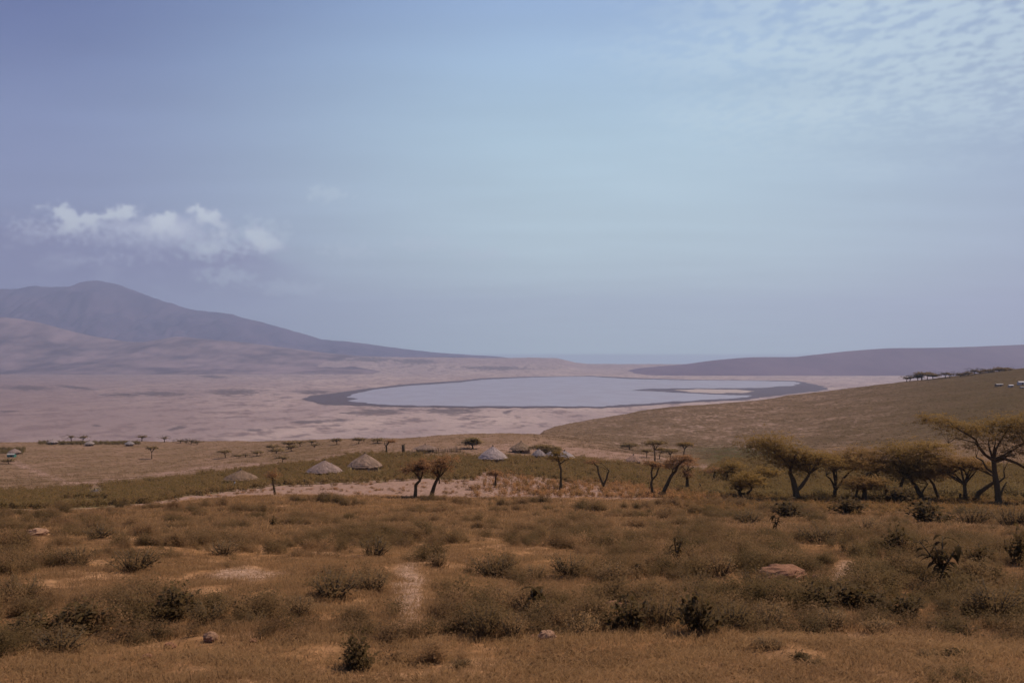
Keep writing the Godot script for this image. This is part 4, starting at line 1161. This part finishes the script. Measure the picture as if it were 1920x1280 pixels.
func plants() -> void:
	# unit-sized shrubs, one wide and one tall
	var brown := Vector3(0.24, 0.142, 0.066)
	var dark := Vector3(0.105, 0.066, 0.028)
	var dusty := Vector3(0.30, 0.175, 0.08)
	var specs := [[30, 0.45, brown, 900, 0.065, 0.2, 0.11], [22, 0.42, dark, 520, 0.10, 0.36, 0.10], [40, 0.46, dusty, 900, 0.085, 0.12, 0.12], [14, 0.34, dark, 260, 0.13, 0.34, 0.08], [34, 0.48, Vector3(0.165, 0.100, 0.044), 1000, 0.06, 0.24, 0.11], [24, 0.46, Vector3(0.19, 0.128, 0.050), 1300, 0.055, 0.26, 0.12]]
	for i in specs.size():
		var s: Array = specs[i]
		var sm := stem_mesh(s[0], s[1], 0.95, 500 + i)
		kinds.append([sm[0], foliage_mesh(sm[1], s[3], s[4], s[5], s[6], s[2], 600 + i)])
	var list := [
		[672, 1258, 66, 64, 1, "dark pointed bush alone on the straw at the bottom of the slope"],
		[655, 1254, 34, 30, 4, "low dark clump pressed against the lone pointed bush"],
		[905, 1196, 70, 66, 4, "dense brown bush at the left end of the central thicket"],
		[960, 1194, 80, 58, 0, "brown twiggy bush in the middle of the central thicket"],
		[1090, 1196, 90, 56, 2, "pale dry bush right of the broken boulder"],
		[1015, 1165, 80, 50, 0, "brown bush beneath the arching broad leaves"],
		[1180, 1186, 90, 60, 1, "dark leafy bush below the plant with two hooked leaves"],
		[1240, 1180, 80, 70, 4, "dark bush right of the plant with two hooked leaves"],
		[1310, 1190, 90, 76, 1, "dark leafy bush at the left end of the right hand thicket"],
		[1370, 1186, 90, 66, 4, "brown dense bush left of the creeping thicket's crest"],
		[1440, 1180, 90, 66, 0, "twiggy brown bush under the earth ledge"],
		[1530, 1150, 90, 52, 1, "dark bush on the left slope of the creeping thicket"],
		[1590, 1140, 90, 50, 3, "big-leaved bush on the crest of the creeping thicket"],
		[1650, 1150, 80, 46, 3, "big-leaved bush sloping down the right of the creeping thicket"],
		[1700, 1158, 70, 40, 1, "lowest dark bush at the right end of the creeping thicket"],
		[1555, 1180, 100, 50, 0, "brown brush below the creeping thicket"],
		[1650, 1190, 90, 40, 2, "straw coloured brush in front of the creeping thicket"],
		[1870, 1158, 120, 70, 4, "large rounded dark bush near the right edge"],
		[1815, 1152, 60, 44, 0, "small brown bush left of the large rounded one"],
		[1912, 1060, 60, 70, 3, "big-leaved dark bush cut by the right edge"],
		[1840, 1060, 60, 40, 3, "loose leafy bush right of the tall drooping plant"],
		[1680, 1040, 60, 50, 1, "dark upright bush left of the tall drooping plant"],
		[1420, 1105, 70, 40, 4, "dark shrub in front of the earth ledge"],
		[1350, 1080, 80, 56, 0, "brown shrub left of the earth ledge"],
		[1300, 1110, 70, 44, 4, "low dark shrub between the earth ledge and the tall leafy plant"],
		[1150, 1090, 90, 44, 0, "wide brown shrub above the plant with two hooked leaves"],
		[1070, 1082, 80, 44, 4, "dark brown shrub above the arching broad leaves"],
		[930, 1082, 100, 46, 4, "dark low shrub above the central thicket, left one"],
		[1000, 1086, 80, 36, 0, "brown low shrub above the central thicket, right one"],
		[700, 1045, 70, 40, 4, "small dark shrub on the upper middle of the slope"],
		[820, 1062, 60, 34, 0, "small brown shrub on the middle of the slope near the light gap"],
		[700, 1110, 90, 54, 0, "brown shrub left of the light sandy gap"],
		[620, 1120, 110, 52, 4, "wide dark shrub in the left half below the slope's middle"],
		[560, 1150, 90, 44, 0, "brown shrub below the wide dark one in the left half"],
		[330, 1160, 90, 56, 1, "dark leafy shrub with a raised top above the pointed stone"],
		[390, 1170, 80, 44, 4, "dark low shrub behind the pointed stone"],
		[270, 1175, 90, 40, 0, "brown shrub between the leafy one and the left clump"],
		[150, 1190, 110, 52, 1, "dark ragged clump near the left corner"],
		[60, 1205, 100, 50, 1, "darkest ragged clump in the left corner"],
		[110, 1222, 110, 44, 4, "brown mat of twigs below the ragged left clumps"],
		[480, 1178, 50, 34, 4, "round dark shrub right of the pointed stone"],
		[250, 1070, 100, 44, 4, "dark smudgy shrub at the left middle"],
		[140, 1060, 90, 50, 0, "brown shrub at the upper left near the pale mound"],
		[40, 1130, 80, 56, 4, "dark shrub at the left edge above the ragged clumps"],
		[180, 1010, 70, 26, 4, "low dark shrub right of the pale mound"],
		[420, 1040, 90, 34, 0, "brown shrub in the left upper field"],
		[512, 992, 16, 24, 3, "small upright leafy plant in the upper field"],
		[1480, 975, 70, 34, 1, "dark shrub in front of the forked acacia"],
		[1400, 985, 60, 30, 4, "dark shrub left of the forked acacia's foot"],
		[1590, 965, 70, 32, 1, "dark shrub in front of the slim three-forked acacia"],
		[1680, 945, 70, 34, 3, "leafy shrub under the broad dense acacia"],
		[1740, 985, 80, 46, 1, "leafy dark shrub below the broad dense acacia"],
		[1630, 1000, 80, 40, 0, "brown shrub in the dry grass below the acacias"],
		[1540, 1020, 90, 40, 4, "dark brown shrub right above the earth ledge"],
		[1820, 985, 80, 40, 4, "dark shrub below the many-branched acacia"],
		[1900, 990, 70, 46, 4, "dark shrub at the right edge below the tallest acacia"],
		[1500, 1240, 40, 18, 1, "tiny dark tuft on the straw, right of centre"],
		[1530, 1250, 44, 18, 4, "little tuft touching the tiny dark one on the straw"],
		[1790, 1240, 50, 20, 1, "flat dark tuft on the straw near the right corner"],
		[1745, 1235, 44, 16, 4, "flat brown tuft on the straw left of the corner tuft"],
		[1440, 1215, 80, 26, 0, "low brown brush between the right thicket and the straw"],
		[860, 1250, 50, 16, 4, "flat brown tuft on the straw near the bottom middle"],
	]
	for s in [[1545, 936, 64, 34, "olive thorn bush between the forked acacia and the slim three-forked one"], [1600, 938, 56, 28, "low olive thorn bush at the foot of the slim three-forked acacia"], [1658, 936, 66, 40, "olive thorn bush left of the dense acacia's stems"], [1712, 934, 80, 44, "large olive thorn bush behind the dense acacia's stems"], [1775, 936, 76, 40, "olive thorn bush right of the dense acacia's stems"], [1828, 937, 60, 36, "olive thorn bush behind the leaning limb of the many-branched acacia"], [1903, 938, 80, 46, "tall olive thorn bush right of the tallest acacia's trunk"], [1450, 936, 60, 30, "olive thorn bush left of the forked acacia"], [1348, 930, 56, 22, "small olive thorn bush left of the stunted round acacia"]]:
		shrub(s[0], s[1], s[2], s[3], 5, s[4])
	for s in list: shrub(s[0], s[1], s[2], s[3], s[4], s[5])
	broadleaf("tall drooping plant with large dark leaves hanging down its stem", 1768, 1108, 112, 52, 30, 31, -0.06, 0.10, 4)
	broadleaf("plant with arching broad leaves rising above the central thicket", 1006, 1152, 54, 18, 30, 32, 0.0, 0.45, 3)
	broadleaf("plant with two hooked dark leaves on a bare stem", 1178, 1152, 48, 9, 28, 33, -0.12, 0.6, 2)
	broadleaf("upright leafy plant with short leaves up its tall stem", 1268, 1062, 64, 30, 15, 34, 0.05, 0.25, 2)
	broadleaf("small plant with upright leaves above the creeping thicket", 1672, 1122, 46, 14, 12, 35, 0.0, 0.4, 1)
	broadleaf("pair of pale hooked leaves left of the tall leafy plant", 1190, 1080, 26, 6, 18, 36, 0.2, 0.5, 2)
	broadleaf("leafy stalk beyond the earth ledge on the right", 1455, 1000, 42, 22, 13, 37, 0.05, 0.3, 2)

# ------------------------------------------------------------------ rocks
func rock_mesh(r: float, seed_: int, tone: Vector3, squash := 0.6) -> Mesh:
	var s := SphereMesh.new()
	s.radius = 1.0; s.height = 2.0; s.radial_segments = 18; s.rings = 10
	var src := s.get_mesh_arrays()
	var v: PackedVector3Array = src[Mesh.ARRAY_VERTEX]
	var idx: PackedInt32Array = src[Mesh.ARRAY_INDEX]
	var nz := FastNoiseLite.new()
	nz.seed = seed_; nz.frequency = 1.0; nz.fractal_octaves = 3
	var cell := FastNoiseLite.new()
	cell.seed = seed_; cell.noise_type = FastNoiseLite.TYPE_CELLULAR; cell.frequency = 0.9
	var out := PackedVector3Array()
	for p in v:
		var f := 1.0 + 0.28 * nz.get_noise_3dv(p * 1.3) + 0.42 * cell.get_noise_3dv(p * 1.4)
		out.append(p * f * Vector3(1, squash, 0.8) * r)
	var st := tool()
	for i in range(0, idx.size(), 3):
		var f := tone * (1.0 + 0.25 * nz.get_noise_3dv(v[idx[i]] * 2.5))
		st.set_color(Color(f.x, f.y, f.z))
		tri(st, out[idx[i]], out[idx[i + 1]], out[idx[i + 2]])
	return st.commit()

func rock(u: float, v: float, wide: float, tall: float, tone: Vector3, label: String) -> void:
	var p := hit(u, v)
	var k := -p.z / F
	open_spots.append([u, v, wide * 0.75, 26.0])
	var o := part(numbered("rock"), rock_mesh(wide * k * 0.5, int(u * 3), tone, tall / wide * 1.25), M.stone, self)
	o.position = p + Vector3(0, tall * k * 0.32, 0)
	meta(o, label, "rock", "rocks on the near slope")

func rocks() -> void:
	var red := Vector3(0.32, 0.155, 0.09)
	var pale := Vector3(0.38, 0.215, 0.13)
	rock(1468, 1084, 104, 30, red, "long flat reddish earth ledge between the shrubs on the right")
	rock(1535, 1092, 34, 18, red, "small reddish rock at the right end of the earth ledge")
	rock(1025, 1202, 44, 24, pale, "broken boulder at the foot of the central thicket")
	rock(1048, 1196, 16, 18, pale, "upright chip of rock on the right side of the broken boulder")
	rock(395, 1202, 34, 20, pale, "pointed stone below the dark leafy shrub on the left")
	rock(563, 1178, 22, 14, pale, "small pale stone right of the round dark shrub")
	rock(275, 1202, 24, 12, red, "flat stone left of the pointed stone")
	rock(190, 1210, 30, 12, red, "low reddish stone near the ragged left clumps")
	rock(318, 1216, 28, 14, red, "half buried stone below the pointed stone")
	rock(275, 1234, 24, 10, red, "lowest flat stone on the left side of the straw")
	rock(68, 1004, 48, 16, pale, "pale mound at the far left of the upper field")
	rock(1150, 1146, 40, 24, red, "rounded stone beside the plant with two hooked leaves")
	rock(1855, 1072, 26, 10, pale, "pale stone right of the tall drooping plant")
	rock(1000, 1200, 20, 12, red, "small dark stone left of the broken boulder")
	rock(475, 1206, 22, 9, red, "flat stone under the round dark shrub")

# ------------------------------------------------------------------ ground cover
func tuft_mesh(n: int, spread: float, height: float, width: float, bend: float, seed_: int, tone_lo := 0.7) -> Mesh:
	rng.seed = seed_
	var st := tool()
	for i in n:
		var a := rng.randf() * TAU
		var o := Vector3(cos(a), 0, sin(a)) * spread * 0.45 * sqrt(rng.randf())
		var h := height * rng.randf_range(0.45, 1.0)
		var dir := Vector3(jit(1), 0, jit(1)) * bend * h
		var side := Vector3(jit(1), 0, jit(1)).normalized() * width * 0.5
		var m := o + dir * 0.35 + Vector3(0, h * 0.6, 0)
		var e := o + dir + Vector3(0, h * (1.0 - 0.25 * bend), 0)
		var f := rng.randf_range(tone_lo, 1.25)
		st.set_color(Color(f, f, f))
		var nn := Vector3(jit(0.45), 1.0, jit(0.45)).normalized()
		var low := Vector3(0, 0.03, 0)
		soft_tri(st, o - side - low, o + side - low, m + side * 0.7, nn)
		soft_tri(st, o - side - low, m + side * 0.7, m - side * 0.7, nn)
		soft_tri(st, m - side * 0.7, m + side * 0.7, e, nn)
	return st.commit()

func scatter(called: String, mesh: Mesh, material: Material, places: Array, label: String, category: String) -> void:
	# places: [position, turn, width, height, colour]
	if places.is_empty(): return
	var mm := MultiMesh.new()
	mm.transform_format = MultiMesh.TRANSFORM_3D
	mm.use_colors = true
	mm.mesh = mesh
	mm.instance_count = places.size()
	for i in places.size():
		var q: Array = places[i]
		mm.set_instance_transform(i, Transform3D(Basis(Vector3.UP, q[1]).scaled(Vector3(q[2], q[3], q[2])), q[0]))
		mm.set_instance_color(i, q[4])
	var o := MultiMeshInstance3D.new()
	o.name = numbered(called)
	o.multimesh = mm
	o.material_override = material
	add_child(o, true)
	meta(o, label, category, "", "stuff")

func tint(a: Vector3, b: Vector3, t: float, var_: float) -> Color:
	var c := a.lerp(b, clampf(t, 0, 1)) * (1.0 + jit(var_))
	return Color(c.x, c.y, c.z)

func ground_cover() -> void:
	var straw := tuft_mesh(24, 0.7, 0.060, 0.009, 3.2, 71)
	var tall := tuft_mesh(26, 0.6, 0.19, 0.008, 0.9, 72)
	var far := tuft_mesh(16, 1.2, 0.32, 0.04, 0.9, 73)
	var sm := stem_mesh(16, 0.4, 0.9, 74)
	var weed := foliage_mesh(sm[1], 520, 0.062, 0.24, 0.13, Vector3(1, 1, 1), 75, 0.1)
	var cm := stem_mesh(9, 0.3, 0.9, 76)
	var crop := foliage_mesh(cm[1], 84, 0.125, 0.30, 0.15, Vector3(1, 1, 1), 77, 0.15)
	var low := []
	var high := []
	var distant := []
	var weeds := []
	rng.seed = 4242
	var gold := Vector3(0.30, 0.172, 0.080)
	var rust := Vector3(0.255, 0.142, 0.068)
	var shade := Vector3(0.120, 0.076, 0.032)
	for i in 95000:      # the near slope, thinning out with distance
		var d := 8.2 * pow(14.0, pow(rng.randf(), 0.8))
		var x := jit(0.66) * d
		var z := zone(x, d)
		if d > 60.0 and z[1] < row_at(FIELD, z[0]) + 1.0: continue
		var med := n2.get_noise_2d(x * 0.22, d * 0.22)
		var wide := n1.get_noise_2d(x * 0.06 + 20, d * 0.06)
		var p := Vector3(x, ground(x, d), -d)
		var u: float = z[0]
		var v: float = z[1]
		# the brush stands in ragged bands; the straw below and a few sandy gaps stay open
		var band := 0.55 * smoothstep(1118.0, 1150.0, v) * smoothstep(1215.0, 1185.0, v) * (smoothstep(560.0, 400.0, u) + smoothstep(850.0, 900.0, u)) + 0.35 * smoothstep(1150.0, 1400.0, u) * smoothstep(1210.0, 1170.0, v)
		var gap := smoothstep(1.0, 0.4, Vector2((u - 770.0 - (v - 1100.0) * 0.05) / 42.0, (v - 1120.0) / 85.0).length()) + smoothstep(1.0, 0.4, Vector2((u - 470.0) / 90.0, (v - 1078.0) / 26.0).length()) + smoothstep(1.0, 0.4, Vector2((u - 1590.0) / 44.0, (v - 1085.0) / 30.0).length()) + smoothstep(1195.0, 1225.0, v + med * 12.0)
		var thick := clampf(smoothstep(-0.25, 0.5, wide * 0.9 + med * 0.8 + band - 0.15) - gap, 0.0, 1.0)
		if gap > 0.35 and v < 1200.0 and rng.randf() < 0.8: continue      # a trodden sandy gap
		if wide - 0.4 * med > 0.26 and rng.randf() < 0.75 and d < 60.0: continue      # bare soil shows here
		var c := tint(gold, rust, 0.45 + med * 0.9 - 0.25 * smoothstep(1180.0, 1230.0, v) - 0.5 * clampf(gap, 0, 1) + 0.5 * smoothstep(1000.0, 1900.0, u), 0.25)
		if d > 45.0:
			distant.append([p, rng.randf() * TAU, rng.randf_range(0.7, 1.5), rng.randf_range(0.6, 1.2), c])
		elif rng.randf() < smoothstep(0.1, 0.45, n2.get_noise_2d(x * 0.8 + 7.0, d * 0.8) + 0.12) * 0.9: continue
		elif rng.randf() < (0.30 + 0.5 * thick) * (1.0 - 0.85 * clampf(gap, 0, 1)):
			high.append([p, rng.randf() * TAU, rng.randf_range(0.7, 1.3), rng.randf_range(0.45, 1.1), c])
		else:
			low.append([p, rng.randf() * TAU, rng.randf_range(0.8, 1.6), rng.randf_range(0.7, 1.3), c])
		if rng.randf() < thick * 0.09:
			var s := rng.randf_range(0.25, 0.6) * (1.25 if d > 30.0 else 1.0)
			weeds.append([p, rng.randf() * TAU, s * rng.randf_range(0.9, 1.5), s * 0.8, tint(rust * 0.75, shade, rng.randf() + 0.25 * smoothstep(1100.0, 1800.0, z[0]), 0.25)])
	# brush in domed clumps, closer together to the right and along the ragged bands
	for i in 7000:
		var d := 9.0 * pow(11.6, pow(rng.randf(), 0.75))
		var x := jit(0.64) * d
		var z := zone(x, d)
		var u: float = z[0]
		var v: float = z[1]
		var foot := row_at([[0.0, 1222.0], [300.0, 1212.0], [480.0, 1190.0], [560.0, 1168.0], [850.0, 1160.0], [890.0, 1198.0], [1100.0, 1196.0], [1300.0, 1188.0], [1380.0, 1206.0], [1700.0, 1196.0], [1780.0, 1170.0], [1920.0, 1176.0]], u) + 26.0 * n2.get_noise_2d(x * 0.9, 4.0)
		if v < row_at(FIELD, u) - 3.0 or v > foot and rng.randf() > 0.012: continue
		var shut := false
		for q in open_spots:
			if absf(u - q[0]) < q[2] and v > q[1] - 3.0 and v < q[1] + q[3]: shut = true
		if shut: continue
		var gap := smoothstep(1.0, 0.5, Vector2((u - 770.0 - (v - 1100.0) * 0.05) / 46.0, (v - 1120.0) / 90.0).length()) + smoothstep(1.0, 0.5, Vector2((u - 470.0) / 90.0, (v - 1078.0) / 26.0).length()) + smoothstep(1.0, 0.5, Vector2((u - 1590.0) / 44.0, (v - 1085.0) / 30.0).length())
		var much := 0.12 + 0.30 * smoothstep(980.0, 1480.0, u) + 0.55 * smoothstep(1118.0, 1140.0, v) * (smoothstep(560.0, 430.0, u) + smoothstep(850.0, 890.0, u)) + 0.5 * smoothstep(0.0, 0.35, n1.get_noise_2d(x * 0.10 + 60.0, d * 0.07)) - 0.25 * smoothstep(0.0, -0.3, n1.get_noise_2d(x * 0.10 + 60.0, d * 0.07))
		much *= 0.35 + 0.65 * smoothstep(952.0, 990.0, v + 40.0 * smoothstep(1250.0, 1450.0, u))
		if rng.randf() > much - gap: continue
		var wide := rng.randf_range(0.2, 0.8) * (0.8 + d * 0.014)
		var mood := pow(rng.randf(), 0.8) + 0.3 * smoothstep(1000.0, 1600.0, u)
		var tone := rust.lerp(shade, clampf(mood, 0, 1))
		for k in 3 + int(wide * 8.0):
			var o := Vector2(rng.randfn(0, 0.45), rng.randfn(0, 0.35)) * wide
			var q := Vector3(x + o.x, 0, d + o.y)
			var s := wide * rng.randf_range(0.45, 0.95) * (1.1 - 0.4 * o.length() / wide)
			weeds.append([Vector3(q.x, ground(q.x, q.z), -q.z), rng.randf() * TAU, maxf(s, 0.1) * 1.15, maxf(s, 0.1) * 1.05, tint(tone, tone * 1.25, rng.randf(), 0.2)])
	scatter("straw", straw, M.grass, low, "short bleached straw covering the near slope", "straw")
	scatter("dry_grass", tall, M.grass, high, "taller dry brown grass on the near slope", "grass")
	scatter("field_grass", far, M.grass, distant, "even brown grass of the field below the slope", "grass")
	scatter("scrub", weed, M.grass, weeds, "small brown weeds and scrub scattered through the dry grass", "scrub")
	# green plots
	var green := []
	var dry := []
	var hedge := []
	var hillside := []
	var shelf := []
	for i in 60000:
		var d := rng.randf_range(104.0, 320.0)
		var x := jit(0.62) * d
		var z := zone(x, d)
		var u: float = z[0]
		var v: float = z[1]
		if v > row_at(FIELD, u) - 1.0: continue
		var med := n2.get_noise_2d(x * 0.22, d * 0.22)
		var p := Vector3(x, ground(x, d), -d)
		var near_edge := row_at(CROP_NEAR, u) + med * 9.0 + rng.randfn(0, 2.2)
		var far_edge := row_at(CROP_FAR, u) + med * 4.0 + rng.randfn(0, 1.5)
		var pale_gap := (u > 104.0 and u < 205.0 and v > 936.0 and v < 945.0) or (u > 30 and u < 50 and v > 940 and v < 948) or absf(u - 179.0) < 17.0 and absf(v - 923.0) < 9.0
		var clear := pale_gap
		for h in [[608, 34, 893], [684, 32, 888], [924, 28, 868], [451, 30, 908], [1188, 16, 873]]:
			if absf(u - h[0]) < h[1] and v < h[2] - 0.5 and v > h[2] - 9.0: clear = true
		if v > far_edge and v < near_edge and not clear:
			var s := rng.randf_range(0.7, 1.35)
			var dusty_green := tint(Vector3(0.145, 0.108, 0.044), Vector3(0.205, 0.135, 0.066), rng.randf() * 0.8 + med * 0.6, 0.12)
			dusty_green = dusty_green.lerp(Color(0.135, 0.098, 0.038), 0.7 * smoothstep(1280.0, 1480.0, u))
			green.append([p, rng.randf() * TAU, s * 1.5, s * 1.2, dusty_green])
		elif v >= near_edge:
			var t := smoothstep(320.0, 150.0, u) * 0.8 + smoothstep(860.0, 1000.0, u) * 0.55 + smoothstep(1150.0, 1300.0, u) * 0.4
			if rng.randf() < t or med > 0.2 and rng.randf() < 0.5:
				var s := rng.randf_range(0.5, 1.1)
				dry.append([p, rng.randf() * TAU, s * 1.3, s * (1.1 if u > 880 else 0.5), tint(Vector3(0.34, 0.19, 0.095), Vector3(0.17, 0.11, 0.045), rng.randf() + 0.7 * smoothstep(1200.0, 1500.0, u), 0.25)])
	for i in 5000:      # the plots straggle out into the slope under the acacias
		var d := rng.randf_range(70.0, 114.0)
		var x := rng.randf_range(0.16, 0.62) * d
		var z := zone(x, d)
		if rng.randf() > smoothstep(66.0, 110.0, d) * smoothstep(1180.0, 1420.0, z[0]): continue
		var s := rng.randf_range(0.35, 0.95)
		dry.append([Vector3(x, ground(x, d), -d), rng.randf() * TAU, s * 1.2, s, tint(Vector3(0.24, 0.142, 0.062), Vector3(0.14, 0.095, 0.038), rng.randf(), 0.25)])
	scatter("crop_plants", crop, M.leaf, green, "dusty green crops and hedges filling the plots round the huts", "crops")
	scatter("dry_stalks", crop, M.leaf, dry, "withered brown plants below the green plots", "dry plants")
	for i in 9000:      # the far hedges on the shelf
		var u := rng.randf_range(-40.0, 262.0)
		var left := u < 46.0
		if not left and u < 72.0: continue
		var p := hit(u, (rng.randf_range(842.0, 851.0) if left else rng.randf_range(829.5, 834.0)), 100.0)
		if rng.randf() < 0.9: continue
		hedge.append([p, rng.randf() * TAU, rng.randf_range(1.4, 2.6), rng.randf_range(1.2, 2.4), tint(Vector3(0.12, 0.10, 0.042), Vector3(0.16, 0.12, 0.055), rng.randf(), 0.2)])
	scatter("hedge", crop, M.leaf, hedge, "dark thorn hedge round the far huts on the shelf", "hedge")
	for i in 46000:      # tussocks on the shelf and on the hill
		var d := 150.0 * pow(5.6, rng.randf())
		var x := jit(0.60) * d
		var z := zone(x, d)
		var u: float = z[0]
		if z[1] > row_at(CROP_FAR, u) - 1.0: continue
		var p := Vector3(x, ground(x, d), -d)
		var s := rng.randf_range(0.6, 1.6)
		if u > 1000.0 and d > 260.0:
			if track(x, d) > 0.3 and u < 1750.0: continue
			hillside.append([p, rng.randf() * TAU, s * 1.2, s * 1.3, tint(Vector3(0.23, 0.143, 0.092), Vector3(0.105, 0.073, 0.036), rng.randf() * 0.8 + 0.55 * smoothstep(1300.0, 1850.0, u), 0.25)])
		else:
			shelf.append([p, rng.randf() * TAU, s * 1.1, s * 0.9, tint(Vector3(0.30, 0.186, 0.112), Vector3(0.19, 0.124, 0.066), rng.randf(), 0.2)])
	scatter("hill_grass", far, M.grass, hillside, "rough brown tussocks covering the hill on the right", "grass")
	scatter("shelf_grass", far, M.grass, shelf, "short olive brown grass of the open shelf and knoll", "grass")
